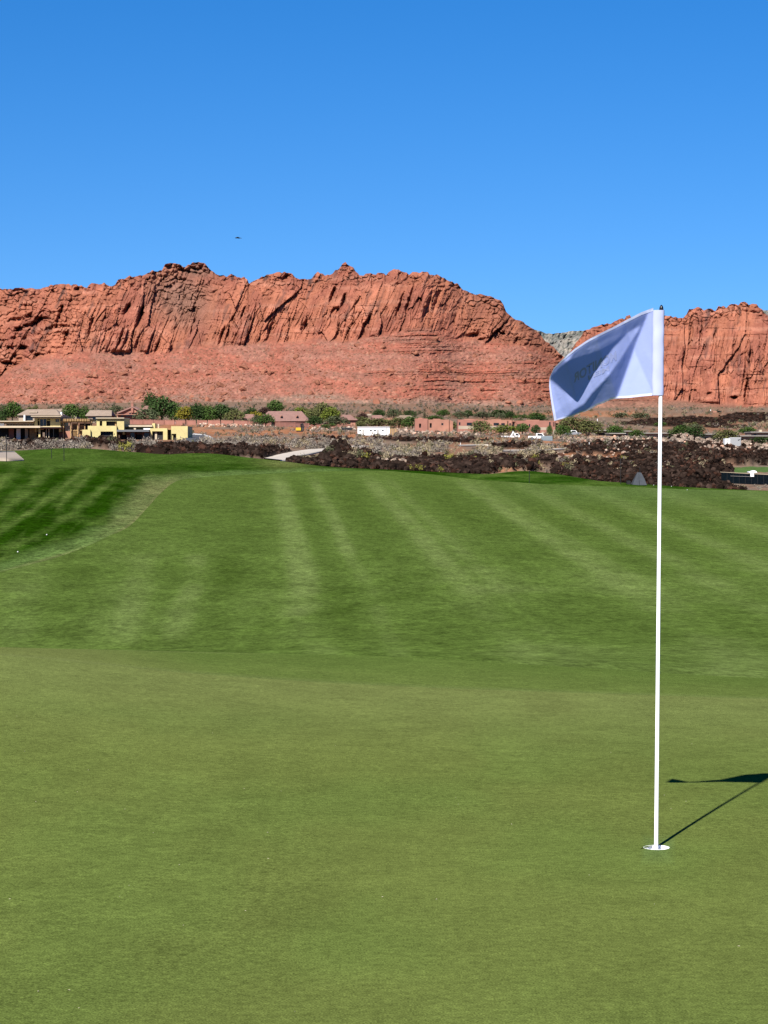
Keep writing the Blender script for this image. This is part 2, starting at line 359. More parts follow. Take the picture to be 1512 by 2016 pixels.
def c_green(px, Y, V):
    X = V[..., 0]
    n = fbm(X / .9, Y / 1.5, 3, 4); n2 = fbm(X / .35, Y / .8, 8, 3)
    c = mix(A(.141, .178, .043), A(.131, .177, .041), sstep(-.35, .45, n + .4 * n2))
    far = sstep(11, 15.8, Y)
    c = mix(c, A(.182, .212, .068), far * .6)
    return c * (1 + .10 * n2)[..., None]
def c_collar(px, Y, V):
    X = V[..., 0]; t = (Y - 16) / 2.5
    c = mix(A(.124, .172, .040), A(.104, .156, .033), sstep(0, 1, t + .3 * fbm(X / .5, Y / .3, 4, 3)))
    c = mix(c, A(.160, .192, .055), 1 - sstep(120, 480, px + 60 * t))
    c = mix(c, A(.18, .215, .075), .4 * (1 - sstep(0, .12, t)) + .35 * sstep(.9, 1, t) * (1 - sstep(350, 600, px)))
    return c
def c_fair(px, Y, V):
    py = pyof(V[..., 2], Y); X = V[..., 0]
    dy = np.clip(py - 955, -20, 330); w = (px + 1.6875 * dy) / (1 + .0035 * dy) + 4 * fbm(X / 2.5, Y / 14., 31, 2)
    s = np.zeros(px.shape)
    for c0, sg, a in ((552, 16, .9), (585, 12, -.4), (622, 10, .8), (675, 25, -.45), (738, 15, .8), (775, 10, .45), (850, 35, -.5), (920, 14, .75), (948, 9, .4), (985, 20, -.35),
                      (1030, 16, .5), (1085, 22, -.4), (1140, 16, .5), (1200, 20, -.3), (1265, 24, .4), (1340, 25, -.35), (1420, 26, .4), (1490, 22, -.3), (480, 30, -.35), (420, 30, -.2)):
        s = s + a * np.exp(-np.abs((w - c0) / sg / 1.15) ** 3.2)
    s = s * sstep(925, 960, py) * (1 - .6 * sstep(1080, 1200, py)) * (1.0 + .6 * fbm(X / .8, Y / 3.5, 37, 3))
    q = px + .25 * (py - 1090) + 8 * fbm(X / 1.5, Y / 6., 33, 2)
    lo = sstep(1082, 1100, py) * (1 - sstep(1240, 1280, py))
    for c0, sg, a in ((285, 26, .55), (392, 22, .7), (340, 18, -.2), (455, 28, -.5), (610, 30, .55), (530, 30, .2), (60, 50, .4), (160, 40, -.45), (700, 40, -.4)):
        s = s + lo * a * np.exp(-np.abs((q - c0) / sg / 1.15) ** 3) * (.8 + .6 * fbm(X / .7, Y / 2.5, 38, 3))
    # crossing strips low on the slope, and swell light painted into the hollow on the right
    for k, a in ((1250, -.5), (1215, -.35)):
        s = s + a * np.exp(-.5 * ((py - (k - .22 * (px - 450))) / 7) ** 2) * sstep(380, 520, px) * (1 - sstep(800, 1000, px))
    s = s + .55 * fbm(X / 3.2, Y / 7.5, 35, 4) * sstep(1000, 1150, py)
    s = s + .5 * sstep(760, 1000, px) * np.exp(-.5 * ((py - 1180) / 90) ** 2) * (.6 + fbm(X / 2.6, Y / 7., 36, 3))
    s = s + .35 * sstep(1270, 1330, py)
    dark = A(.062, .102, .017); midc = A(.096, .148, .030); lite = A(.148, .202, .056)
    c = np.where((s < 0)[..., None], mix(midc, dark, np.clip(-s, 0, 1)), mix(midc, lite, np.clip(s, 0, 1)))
    c = mix(c, A(.105, .165, .056), .35 * sstep(850, 1300, px) * (1 - sstep(960, 1010, py)))
    # thin darker line along the cut of the rough
    e = np.clip((Yf(px) - Y), 0, 99)
    c = mix(c, A(.060, .100, .02), .45 * np.exp(-.5 * (e / .3) ** 2) * (.5 + .5 * fbm(X / .6, Y / .9, 39, 3)) * (1 - sstep(500, 640, px)))
    return c
STREAKS = [([(95, 925), (80, 940), (55, 965), (15, 1000), (-20, 1022)], 6, .8), ([(175, 925), (155, 935), (120, 960), (85, 990), (50, 1015), (-20, 1055)], 5, .95),
           ([(185, 928), (165, 940), (145, 960), (130, 980), (115, 1003)], 5, .85), ([(225, 940), (185, 975), (155, 1000), (110, 1035), (60, 1062), (-20, 1092)], 5, .7),
           ([(235, 985), (205, 1022), (150, 1052), (100, 1072), (-20, 1105)], 6, .5), ([(30, 925), (10, 945), (-20, 968)], 6, .7), ([(255, 915), (150, 917), (60, 925)], 4, .4)]
def c_rough(px, Y, V):
    py = pyof(V[..., 2], Y); X = V[..., 0]
    slope = interp(px, [(-600, .2), (0, .28), (200, .5), (300, 2.0), (340, 1.5), (420, .12), (756, .05)])
    ed = np.abs(interp(px, ROUGH_EDGE) - py) / np.sqrt(1 + slope ** 2)
    n = fbm(X / 1.6, Y / 5., 51, 4)
    jx = px + 9 * fbm(px / 26., py / 14., 52, 3); jy = py + 5 * fbm(px / 20., py / 9., 56, 3); st = np.zeros(px.shape)
    for line, wd, amp in STREAKS:
        P = np.array(line, float); d = np.full(px.shape, 1e9)
        for (x0, y0), (x1, y1) in zip(P[:-1], P[1:]):
            t = np.clip(((jx - x0) * (x1 - x0) + (jy - y0) * (y1 - y0)) / ((x1 - x0) ** 2 + (y1 - y0) ** 2), 0, 1); d = np.minimum(d, np.hypot(jx - x0 - t * (x1 - x0), jy - y0 - t * (y1 - y0)))
        st = np.maximum(st, amp * np.exp(-.5 * (d / (1.25 * wd) / (1 + .5 * fbm(px / 40., py / 25., 58, 2))) ** 2))
    n3 = fbm((px + 1.1 * (py - 905)) / 17., (py - .3 * px) / 60., 57, 3)
    top = 1 - sstep(905, 932, py); deep = sstep(915, 940, py)
    dark = A(.017, .052, .002); lite = A(.108, .165, .034)
    c = mix(dark, lite, np.clip(-.02 + .20 * sstep(.0, .5, n3) * deep + .80 * st * (.8 + .5 * n) + .42 * top + .26 * n, 0, 1))
    # longer swathes over the crest
    sw = fbm((px + 2.5 * (py - 900)) / 60., py / 9., 54, 3)
    c = mix(c, A(.064, .122, .018), np.clip(.6 * top * (sw + .25), 0, 1) * (1 - sstep(650, 740, px)))
    wid = interp(px, [(-100, 26), (150, 30), (230, 46), (290, 46), (315, 26), (345, 14), (420, 12), (560, 8), (756, 5)])
    t = (1 - sstep(.35, 1.15, ed / wid + .35 * n)) * np.maximum(sstep(918, 950, py), sstep(300, 400, px))
    dry = mix(A(.098, .158, .040), A(.215, .205, .085), np.clip(.45 * np.exp(-.5 * ((px - 285) / 60) ** 2) * (1 + n) + (1 - sstep(0, 7, ed + 5 * n)) * .4 * (1 - sstep(310, 370, px)), 0, 1))
    c = mix(c, dry, t * (1 - sstep(620, 760, px)))
    c = mix(c, A(.20, .21, .07), .55 * np.exp(-.5 * ((px - 560) / 35) ** 2 - .5 * ((py - 912) / 8) ** 2))
    rt = sstep(880, 960, px)
    c = mix(c, mix(A(.022, .062, .004), A(.078, .132, .022), np.clip(.5 + 1.1 * fbm(px / 70., py / 6., 55, 3), 0, 1)), rt)
    return c
def c_desert(px, Y, V):
    py = pyof(zbase(px, Y), Y); X = V[..., 0]
    n = fbm(px / 30., py / 7., 61, 4); n2 = fbm(X / 3., Y / 6., 62, 4)
    soil = mix(A(.30, .155, .095), A(.235, .165, .12), sstep(-.3, .3, n))
    soil = mix(soil, A(.36, .27, .19), sstep(.1, .6, n2) * .6)
    near = 1 - sstep(230, 420, Y)
    soil = mix(soil, A(.20, .165, .13), near * .5)
    dirt = blobs(px, py, DIRT, 5)
    soil = mix(soil, mix(A(.42, .165, .075), A(.50, .25, .14), sstep(-.2, .5, n2)), dirt * .72)
    zone = sstep(815, 800, py) if False else 1 - sstep(802, 818, py)
    soil = mix(soil, A(.26, .165, .115), zone * .7)
    lm = lava_mask(px, py)
    lav = mix(A(.014, .0095, .008), A(.034, .021, .016), sstep(-.4, .5, n2))
    c = mix(soil, lav, lm)
    gr = blobs(px, py, [(1485, 925, 75, 6.5)], 9) * (px > 1420)
    c = mix(c, A(.10, .17, .05), gr)
    # sandy apron in front of the lava on the rough's edge
    c = mix(c, A(.38, .25, .16), .8 * (1 - sstep(0, 9, Y - Yr(px))) * sstep(900, 940, px) * (1 - sstep(1040, 1080, px)))
    return c

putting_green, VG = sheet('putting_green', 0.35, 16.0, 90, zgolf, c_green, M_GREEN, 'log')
collar, _ = sheet('green_collar', 16.0, 18.5, 18, zgolf, c_collar, M_GREEN, 'lin')
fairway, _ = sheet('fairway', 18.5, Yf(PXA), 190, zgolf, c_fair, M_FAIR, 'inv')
rough, _ = sheet('rough', Yf(PXA), Yr(PXA), 90, zgolf, c_rough, M_ROUGH, 'inv')
desert, _ = sheet('desert_ground', Yr(PXA), 1640.0, 230, ground, c_desert, M_DESERT, 'inv')
plain, _ = sheet('desert_plain', 1640.0, 7000.0, 14, zgolf, c_desert, M_DESERT, 'log')

# the hole cut into the putting green
HX, HY = float(xat(1292.5, 9.2, 0)), 9.2
HZ = float(zgolf(1292.5, 9.2)); HR = .0525
bm = bmesh.new(); bm.from_mesh(putting_green.data)
cl = bm.verts.layers.float_color['Col']
kill = [f for f in bm.faces if any((v.co.x - HX) ** 2 + (v.co.y - HY) ** 2 < .085 ** 2 for v in f.verts) or
        ((f.calc_center_median().x - HX) ** 2 + (f.calc_center_median().y - HY) ** 2 < .085 ** 2)]
hv = set(v for f in kill for v in f.verts); bmesh.ops.delete(bm, geom=kill, context='FACES')
loop = [v for v in bm.verts if v.is_valid and v in hv and v.link_faces]
loop.sort(key=lambda v: math.atan2(v.co.y - HY, v.co.x - HX))
ring = []
for k in range(64):
    a = -math.pi + 2 * math.pi * (k + .5) / 64; v = bm.verts.new((HX + HR * math.cos(a), HY + HR * math.sin(a), HZ)); v[cl] = (.13, .19, .055, 1); ring.append(v)
i = j = 0; ang = lambda v: math.atan2(v.co.y - HY, v.co.x - HX)
while i < len(loop) or j < len(ring):
    a, b = loop[i % len(loop)], ring[j % 64]
    ai = ang(loop[i]) if i < len(loop) else 9; aj = ang(ring[j]) if j < 64 else 9
    if ai <= aj: f = (a, loop[(i + 1) % len(loop)], b); i += 1
    else: f = (a, ring[(j + 1) % 64], b); j += 1
    if len(set(f)) == 3:
        try: bm.faces.new(f)
        except ValueError: pass
bmesh.ops.recalc_face_normals(bm, faces=bm.faces)
for f in bm.faces: f.smooth = True
bm.to_mesh(putting_green.data); bm.free()
# ------------------------------------------------------------------ red mountains
M_ROCK = mat('red_rock', attr=True, rough=.95, spec=0, noises=[(.35, .86, 1.14, 4), (.05, .92, 1.08, 3)])
M_GREYHILL = mat('grey_hill', attr=True, rough=.95, spec=0, noises=[(.08, .85, 1.15, 4)])
RIDGE_MAIN = [(-700, 600), (-420, 592), (-250, 578), (-120, 575), (0, 569), (20, 569), (40, 567), (70, 569), (90, 566), (100, 561), (120, 559), (135, 560), (160, 562), (172, 566), (180, 558), (195, 560), (205, 557), (215, 563), (226, 562),
    (232, 551), (245, 548), (255, 543), (262, 544), (275, 542), (285, 541), (296, 534), (300, 533), (318, 533), (325, 521), (340, 518), (352, 520), (362, 526), (370, 523), (378, 517), (392, 515), (402, 518),
    (412, 529), (425, 540), (433, 543), (440, 541), (447, 545), (455, 540), (460, 541), (466, 547), (480, 546), (487, 549), (490, 558), (500, 553), (515, 546), (528, 541), (545, 537), (570, 536), (576, 540), (584, 548), (600, 550), (614, 548), (620, 540),
    (626, 536), (640, 541), (650, 542), (660, 532), (668, 528), (674, 521), (680, 517), (684, 520), (697, 529), (708, 543), (716, 542), (720, 537), (740, 541), (743, 538), (756, 538), (760, 541), (765, 536), (776, 531), (785, 531),
    (798, 537), (806, 540), (812, 535), (820, 536), (826, 538), (832, 534), (843, 535), (846, 540), (862, 542), (885, 553), (903, 560), (912, 571), (928, 577), (940, 580), (945, 577), (958, 582), (970, 586), (985, 592), (991, 600), (996, 614), (1005, 622),
    (1015, 629), (1030, 634), (1045, 645), (1060, 654), (1075, 672), (1090, 684), (1102, 697), (1115, 706), (1135, 722), (1170, 745), (1215, 772), (1260, 790)]
CLIFF_MAIN = [(-700, 742), (0, 740), (30, 722), (60, 706), (90, 700), (120, 697), (200, 690), (260, 694), (330, 690), (400, 684), (470, 679), (540, 674), (620, 670), (680, 672), (730, 662), (770, 655), (800, 650), (840, 646),
              (880, 654), (920, 666), (990, 672), (1050, 684), (1100, 704), (1135, 726), (1260, 792)]
BASE_MAIN = [(-700, 812), (0, 812), (300, 800), (560, 792), (760, 797), (1000, 806), (1134, 808), (1260, 806)]
RIDGE_RIGHT = [(1108, 715), (1118, 700), (1125, 690), (1133, 676), (1140, 668), (1150, 651), (1162, 647), (1170, 643), (1185, 640), (1195, 636), (1203, 637), (1210, 632), (1220, 627), (1230, 629), (1233, 621), (1240, 620), (1244, 628), (1252, 626), (1262, 622), (1275, 621), (1300, 621),
    (1318, 623), (1335, 625), (1345, 627), (1352, 620), (1357, 609), (1368, 608), (1373, 605), (1380, 605), (1386, 610), (1392, 608), (1400, 608), (1408, 612), (1414, 604), (1422, 602), (1430, 606), (1436, 601), (1446, 598), (1453, 600), (1458, 595), (1470, 594), (1474, 599), (1482, 597), (1490, 598),
    (1494, 606), (1500, 610), (1512, 622), (1540, 634), (1620, 620), (1700, 628), (1850, 640), (2100, 650), (2300, 655)]
CLIFF_RIGHT = [(1108, 724), (1130, 735), (1160, 748), (1220, 768), (1290, 782), (1360, 792), (1440, 798), (1470, 801), (1512, 798), (1700, 795), (2300, 795)]
BASE_RIGHT = [(1108, 806), (1250, 808), (1512, 810), (2300, 812)]

POCKETS = [(250, 610, 6, 12, 16), (32, 632, 20, 7, 16), (60, 622, 9, 8, 10), (563, 548, 9, 9, 16), (276, 622, 5, 20, 18), (118, 622, 4, 24, 12), (238, 665, 3, 18, 10), (655, 580, 5, 15, 14), (676, 592, 4, 14, 14),
           (788, 602, 4, 26, 12), (806, 590, 3, 26, 12), (842, 605, 5, 30, 12), (860, 590, 4, 24, 9), (722, 640, 4, 22, 12), (660, 612, 8, 8, 12), (180, 640, 4, 16, 10), (382, 640, 3, 20, 9), (437, 662, 3, 20, 10), (130, 665, 4, 16, 10), (480, 618, 4, 16, 9), (530, 655, 4, 16, 9), (600, 640, 4, 16, 9),
           (930, 662, 14, 6, 9), (945, 672, 8, 6, 10), (1018, 672, 6, 8, 9), (880, 672, 22, 3, 5), (820, 700, 26, 2.5, 4), (905, 735, 40, 2.5, 4), (1040, 705, 40, 2.5, 4), (560, 690, 40, 2, 3), (500, 717, 26, 2.5, 4),
           (1470, 768, 3.5, 26, 14), (1445, 783, 6, 3.5, 10), (1396, 775, 6, 3, 7), (1366, 769, 5, 2.5, 6), (1360, 660, 3, 26, 7), (1380, 660, 2.5, 30, 7), (1345, 705, 2, 20, 6), (1408, 660, 2, 14, 6), (1478, 700, 3, 20, 8)]
def mountain(name, pxs, ridge, cliff, base, Yb, run, rise, rows, seed, right=False):
    nx = len(pxs); n = rows
    rid = interp(pxs, ridge) + 1.6 * vnoise(pxs / 5.0, pxs * 0 + seed, seed); clf = np.maximum(interp(pxs, cliff), rid + 4); bas = interp(pxs, base)
    t = np.linspace(0, 1, n)[:, None]
    a = np.broadcast_to(pxs[None], (n, nx)); b = bas[None] + (rid - bas)[None] * t                # photo column / row of the undisplaced face
    wig = 5 * fbm(a / 40., b / 25., seed + 50, 4)
    tal = sstep(-6, 8, b - clf[None] + wig)                                                       # 1 on the talus, 0 on the cliff
    hgt = np.clip((clf[None] - b) / np.maximum(clf - rid, 30)[None], 0, 1)
    Y0 = Yb + np.where(b > clf[None], run * (bas[None] - b) / (bas - clf)[None], run + rise * (clf[None] - b) / 140.0 + 26 * hgt ** 3)
    Y0 = Y0 + 30 * fbm(a / 190., b * 0 + 3.3, seed + 7, 2)
    if not right: Y0 = Y0 + np.clip((a - 900) / 260, 0, 2) ** 2 * 90 + np.clip((150 - a) / 400, 0, 3) * 60
    lean = (.36 if not right else .16)
    wx = 5 * fbm(a / 30., b / 60., seed + 3, 3); wy = 9 * fbm(a / 30., b / 30., seed + 4, 3)
    s = a + lean * (b - 650) + wx; bb = b + wy
    F1, F2, I1, J1 = worley(s / 58., bb / 150., seed + 10)
    f1, f2, i1, j1 = worley(s / 17., bb / 80., seed + 20)
    g1, g2_, k1, l1 = worley(s / 8., bb / 21., seed + 30)
    crk = sstep(-.15, .3, fbm(a / 45., b / 35., seed + 5, 3)); blk = sstep(-.2, .35, fbm(a / 55., b / 28., seed + 6, 3))
    h1, h2, m1, n1 = worley(a / 12. + wx / 6, bb / 8., seed + 35)                                  # rounded knobs
    left = (1 - sstep(90, 230, a + .3 * (b - 600))) if not right else 0 * a
    knob = np.clip(sstep(.62, .95, hgt + .25 * fbm(a / 25., b / 12., seed + 60, 3)) + left * .9, 0, 1)
    if right: knob = np.clip(sstep(.80, 1.0, hgt), 0, 1)
    flank = sstep(860, 960, a + .6 * (640 - b)) if not right else 0 * a                            # the broken right shoulder
    rub = np.exp(-(((a - 350 - .25 * (b - 560)) / 62) ** 2 + ((b - 585) / 62) ** 2) ** 1.4) if not right else 0 * a  # rubble gully below the high peak
    if not right: rub = np.maximum(rub, np.exp(-(((a - 385) / 45) ** 2 + ((b - 535) / 16) ** 2)))
    amp = (.62 if right else 1.0) * (.40 + .85 * sstep(-.35, .35, fbm(a / 70., b / 45., seed + 17, 3)))
    D = 13 * (I1 - .5) * (1 - .5 * knob) + 3 * fbm(a / 14., b / 14., seed + 8, 4)
    rib = 1 - np.abs(fbm(s / 6.0, bb / 75., seed + 9, 3)) * 2.4
    D = D + amp * (8.5 * (i1 - .45) - 3.5 * (1 - sstep(.02, .12, f2 - f1)) * (j1 > .4) * crk - 4 * f1 * f1) * (1 - .5 * knob) * (1 - .5 * flank)
    D = D + amp * (2.2 * (k1 - .5) * (.35 + .65 * blk) - 1.3 * (1 - sstep(.03, .2, g2_ - g1)) * blk + 2.5 * rib * (1 - knob) * (1 - .6 * flank))
    D = D + knob * (7 * (.55 - h1) + 4.5 * (m1 - .5) - 3.5 * (1 - sstep(.0, .16, h2 - h1)) * crk)
    D = D + flank * (1 - tal) * (4.5 * (n1 - .5) + 3 * (.5 - h1))
    D = D - rub * (24 + 4.5 * h1 - 6 * (m1 - .5))
    D = D - 10 * left * sstep(.1, .5, fbm(a / 40., b / 18., seed + 70, 2))                          # dark pockets
    for (cx, cy, rx, ry, dp) in POCKETS:
        sh = a + (.3 if not right else .1) * (b - cy) - cx + 2.5 * fbm(a / 6., b / 6., seed + 18, 2)
        D = D - .78 * dp * np.exp(-np.clip((sh / rx) ** 2 + ((b - cy) / ry) ** 2, 0, 9) ** 2)
    # bedding: thin ledges that show strongest on the lower face
    bed = b * .95 + 5 * fbm(a / 80., b / 40., seed + 12, 3)
    saw = lambda p: (bed / p) % 1.0
    D = D + (1 - tal) * (1.2 * (saw(13.) - .5) * sstep(.0, .4, fbm(a / 38., b / 9., seed + 13, 3)))
    # talus: boulder texture and broken ledges
    led = sstep(.05, .45, fbm(a / 75., b / 16., seed + 14, 3) + .15)
    if not right: led = led * np.clip(.35 + sstep(640, 900, a) * .9 - sstep(740, 775, b) * .6, 0, 1)
    Dt = 1.7 * fbm(a / 7., b / 4., seed + 15, 4) + 3.0 * fbm(a / 40., b / 20., seed + 16, 3) + led * 2.0 * (saw(17.) - .5) + led * 1.4 * (saw(7.3) - .5)
    q1, q2, r1, r2 = worley(a / 7., b / 4.2, seed + 80)
    Dt = Dt + 2.1 * np.clip(.5 - q1, 0, 1) * (r1 > .62)
    D = D * (1 - tal) + Dt * tal
    D = D * np.clip((bas[None] - b) / 10, 0, 1)
    Y = Y0 - D
    z = zat(b, Y); z[0] = zbase(pxs, Y[0]) - 3
    X = xat(a, Y, z)
    # stone colour: oxide red, paler bedding, dark varnish streaks, dusty pink talus
    v1 = fbm(s / 30., bb / 60., seed + 90, 4); v2 = fbm(a / 60., b / 9., seed + 91, 4)
    c = mix(A(.43, .163, .098), A(.33, .120, .080), sstep(-.4, .4, v1))
    c = mix(c, A(.50, .225, .15), sstep(.1, .5, v2) * .5)
    strat = .5 + .5 * np.sin(bed / 6.1 + 1.4 * fbm(a / 150., b / 60., seed + 97, 2)); c = c * (1 + .13 * (strat - .5) * sstep(-.2, .3, fbm(a / 70., b / 40., seed + 98, 2)))[..., None]
    vf = sstep(.2, .5, fbm(s / 11., bb / 34., seed + 92, 4) + .2 * (k1 - .5) - .12)
    c = mix(c, A(.085, .052, .048), vf * np.clip(.55 + .3 * knob, 0, .9))
    c = mix(c, A(.24, .135, .10), rub * .85)
    c = mix(c, A(.30, .135, .082), flank * .4)
    c = c * (1 + .22 * (k1 - .5) + .16 * (i1 - .5))[..., None]
    ct = mix(A(.375, .136, .092), A(.34, .152, .110), sstep(-.3, .4, fbm(a / 50., b / 18., seed + 93, 4)))
    ct = mix(ct, A(.37, .105, .062), led * .5 * sstep(.4, .9, saw(17.)))
    ct = ct * (1 + .22 * (.5 + .5 * np.sin(bed / 3.3) - .5) * np.clip(.4 + led, 0, 1))[..., None]
    low = sstep(.0, 26, 22 - (bas[None] - b) + 14 * fbm(a / 60., b / 10., seed + 94, 3))
    ct = mix(ct, A(.27, .205, .155), low * .85)
    if right: ct = mix(ct, A(.30, .165, .11), .5 + 0 * a)
    scrub = (_h(np.floor(a / 2.2).astype(int), np.floor(b / 1.7).astype(int), seed + 95) > .86 - .24 * low) * 1.0
    ct = mix(ct, A(.105, .088, .058), scrub * .5)
    pale = (r2 > .86) * (q1 < .42)
    ct = mix(ct, A(.52, .27, .18), pale * .4)
    ct = ct * (1 + .25 * (r1 - .5))[..., None]
    c = mix(c, ct, tal)
    V = np.stack([X, Y, z], -1)
    # back slope, so the mountain is a body and not a screen
    top = V[-1].copy(); ext = []; cc = []
    for dy, dz in ((45, -3), (160, -28), (420, -95), (700, None)):
        p = top.copy(); p[:, 1] += dy; p[:, 0] *= (p[:, 1] / top[:, 1]); p[:, 2] = (p[:, 2] + dz) if dz is not None else 20
        p[:, 2] = np.maximum(p[:, 2], 20); ext.append(p); cc.append(np.broadcast_to(A(.33, .13, .07), (nx, 3)))
    V = np.concatenate([V, np.array(ext)]); c = np.concatenate([c, np.array(cc)])
    o = link(name, fast_mesh(name, V, grid_quads(n + 4, nx), c, False), M_ROCK); tag(o, kind='structure')
    return o
PXM = np.concatenate([np.arange(-700, -40, 7.), np.arange(-40, 1150, 1.5), np.arange(1150, 1262, 3.)])
red_mountain = mountain('red_mountain', PXM, RIDGE_MAIN, CLIFF_MAIN, BASE_MAIN, 1600, 95, 62, 230, 100)
PXR = np.concatenate([np.arange(1108, 1560, 1.5), np.arange(1560, 2300, 7.)])
red_mesa = mountain('red_mesa', PXR, RIDGE_RIGHT, CLIFF_RIGHT, BASE_RIGHT, 1560, 60, 50, 200, 300, True)
# far grey mountain with juniper specks, seen in the gap
pxs = np.arange(880, 1760, 3.0); n = 60
rid = interp(pxs, [(880, 672), (1000, 660), (1052, 648), (1060, 651), (1075, 656), (1090, 657), (1105, 655), (1125, 652), (1150, 651), (1180, 655), (1300, 640), (1450, 625), (1500, 610), (1512, 611), (1560, 618), (1760, 650)]) + .8 * vnoise(pxs / 3., pxs * 0, 5)
t = np.linspace(0, 1, n)[:, None]; a = np.broadcast_to(pxs[None], (n, len(pxs))); b = 800 + (rid[None] - 800) * t
Y = 3600 + 700 * t - 60 * fbm(a / 20., b / 25., 6, 4) - 25 * fbm(a / 6., b / 6., 7, 3)
z = zat(b, Y); X = xat(a, Y, z)
c = mix(A(.42, .37, .31), A(.30, .28, .25), sstep(-.3, .3, fbm(a / 14., b / 8., 8, 4)))
c = mix(c, A(.10, .12, .10), (_h(np.floor(a / 3).astype(int), np.floor(b / 2.4).astype(int), 9) > np.where(b < rid[None] + 12, .45, .78)) * .75)
V = np.stack([X, Y, z], -1); bk = V[-1:].copy(); bk[..., 1] += 900; bk[..., 0] *= bk[..., 1] / V[-1:, :, 1]; bk[..., 2] = 20
V = np.concatenate([V, bk]); c = np.concatenate([c, c[-1:]])
tag(link('grey_mountain', fast_mesh('grey_mountain', V, grid_quads(n + 1, len(pxs)), c, False), M_GREYHILL), kind='structure')
# ------------------------------------------------------------------ plants
def leaf_mat(name, color, rnd=.12):
    m = mat(name, color, rough=.9, spec=0, rnd=rnd, noises=[(1.7, .75, 1.25, 2)])
    return m
def leaf_cloud(name, lobes, n, size, seed, m, shell=.35, colj=.3, stretch=(0.6, 1.0), floor=-9):
    """many small leaf sprays spread through the volume of the lobes (cx, cy, cz, rx, ry, rz)"""
    g = np.random.default_rng(seed); L = np.array(lobes, float); w = L[:, 3] * L[:, 5]; k = g.choice(len(L), n, p=w / w.sum())
    d = g.normal(size=(n, 3)); d /= np.linalg.norm(d, axis=1)[:, None]; r = 1 - shell * g.random(n) ** 1.5 + .15 * g.normal(size=n)
    P = L[k, :3] + d * L[k, 3:] * r[:, None]; P[:, 2] = np.maximum(P[:, 2], floor)
    nn = d + .9 * g.normal(size=(n, 3)); nn /= np.linalg.norm(nn, axis=1)[:, None]
    u = np.cross(nn, g.normal(size=(n, 3))); u /= np.linalg.norm(u, axis=1)[:, None]; v = np.cross(nn, u)
    s = size * (.6 + .8 * g.random(n))[:, None]; q = (stretch[0] + (stretch[1] - stretch[0]) * g.random(n))[:, None]
    V = np.stack([P - u * s, P + v * s * q * .8, P + u * s, P - v * s * q], 1).reshape(-1, 3)
    return fast_mesh(name, V, np.arange(4 * n).reshape(-1, 4))
TREE_COL = {'dark': (0.054, 0.093, 0.030), 'green': (0.080, 0.138, 0.035), 'olive': (0.157, 0.165, 0.062), 'bright': (0.168, 0.210, 0.038), 'yellow': (0.304, 0.255, 0.038),
            'purple': (0.080, 0.045, 0.038), 'greygreen': (0.136, 0.158, 0.081)}
LM = {k: leaf_mat('foliage_' + k, c) for k, c in TREE_COL.items()}
M_BARK = mat('bark', (.12, .085, .06), .9, noises=[(6, .7, 1.3, 3)])
def crown_lobes(kind, seed):
    g = np.random.default_rng(seed); L = []
    if kind == 'round':
        L = [(0, 0, .60, .40, .38, .36), (-.16, 0, .48, .32, .3, .28), (.18, .05, .50, .30, .3, .30), (.05, -.1, .78, .26, .25, .2)]
    elif kind == 'tall':
        L = [(0, 0, .45, .42, .4, .34), (.04, 0, .70, .30, .3, .28), (-.12, 0, .55, .3, .3, .3), (.15, 0, .38, .3, .3, .26)]
    elif kind == 'wide':
        L = [(0, 0, .55, .34, .3, .40), (-.28, 0, .42, .24, .24, .34), (.28, .02, .44, .25, .24, .36), (-.1, -.1, .70, .22, .2, .26), (.14, .05, .72, .2, .2, .24)]
    else:
        L = [(g.uniform(-.3, .3), g.uniform(-.25, .25), g.uniform(.3, .75), .2, .2, .2) for _ in range(6)]
    L += [(g.uniform(-.36, .36), g.uniform(-.3, .3), g.uniform(.28, .85), .13, .13, .12) for _ in range(5)]
    return L
CROWN = {}
for kind, n in (('round', 1500), ('tall', 1400), ('wide', 1400), ('loose', 1000)):
    for s in range(2):
        for c in TREE_COL: CROWN[(kind, s, c)] = None
def crown_mesh(kind, s, c):
    if CROWN.get((kind, s, c)) is None:
        base = CROWN.get(('base', kind, s))
        if base is None:
            n = {'round': 1500, 'tall': 1400, 'wide': 1400, 'loose': 1000}[kind]
            base = leaf_cloud('crown', crown_lobes(kind, 50 + s), n, .036, 60 + s, LM[c], floor=.08); CROWN[('base', kind, s)] = base
        me = base.copy(); me.materials.append(LM[c]); CROWN[(kind, s, c)] = me
    return CROWN[(kind, s, c)]
_tr = MB(); _tr.tube([(0, 0, -.02), (.01, 0, .2), (0, 0, .45), (.02, 0, .72)], [.035, .028, .02, .006], 7)
for a_, h_, l_ in ((.4, .2, .3), (2.2, .26, .32), (4.0, .32, .28), (5.3, .24, .3)):
    _tr.tube([(0, 0, h_), (math.cos(a_) * l_ * .5, math.sin(a_) * l_ * .5, h_ + .14), (math.cos(a_) * l_, math.sin(a_) * l_, h_ + .32)], [.016, .011, .004], 5)
TRUNK = _tr.mesh('trunk', M_BARK)
def tree(px, pyb, pyt, wpx, kind, c, label, dY=0.0, group='trees among the houses below the red cliff', name='tree'):
    p = on(px, pyb); p.y += dY
    if dY: p.z = float(zat(pyb, p.y)); p.x = float(xat(px, p.y, p.z))
    h = (pyb - pyt) / F * p.y; w = wpx / F * p.y
    t = empty(name, p, label, 'tree', group); t.scale = (w * 1.22, w * 1.1, h * 1.05); t.rotation_euler.z = R.uniform(-.5, .5)
    link('trunk', TRUNK, None, t); link('crown', crown_mesh(kind, R.randint(0, 1), c), None, t)
    return t
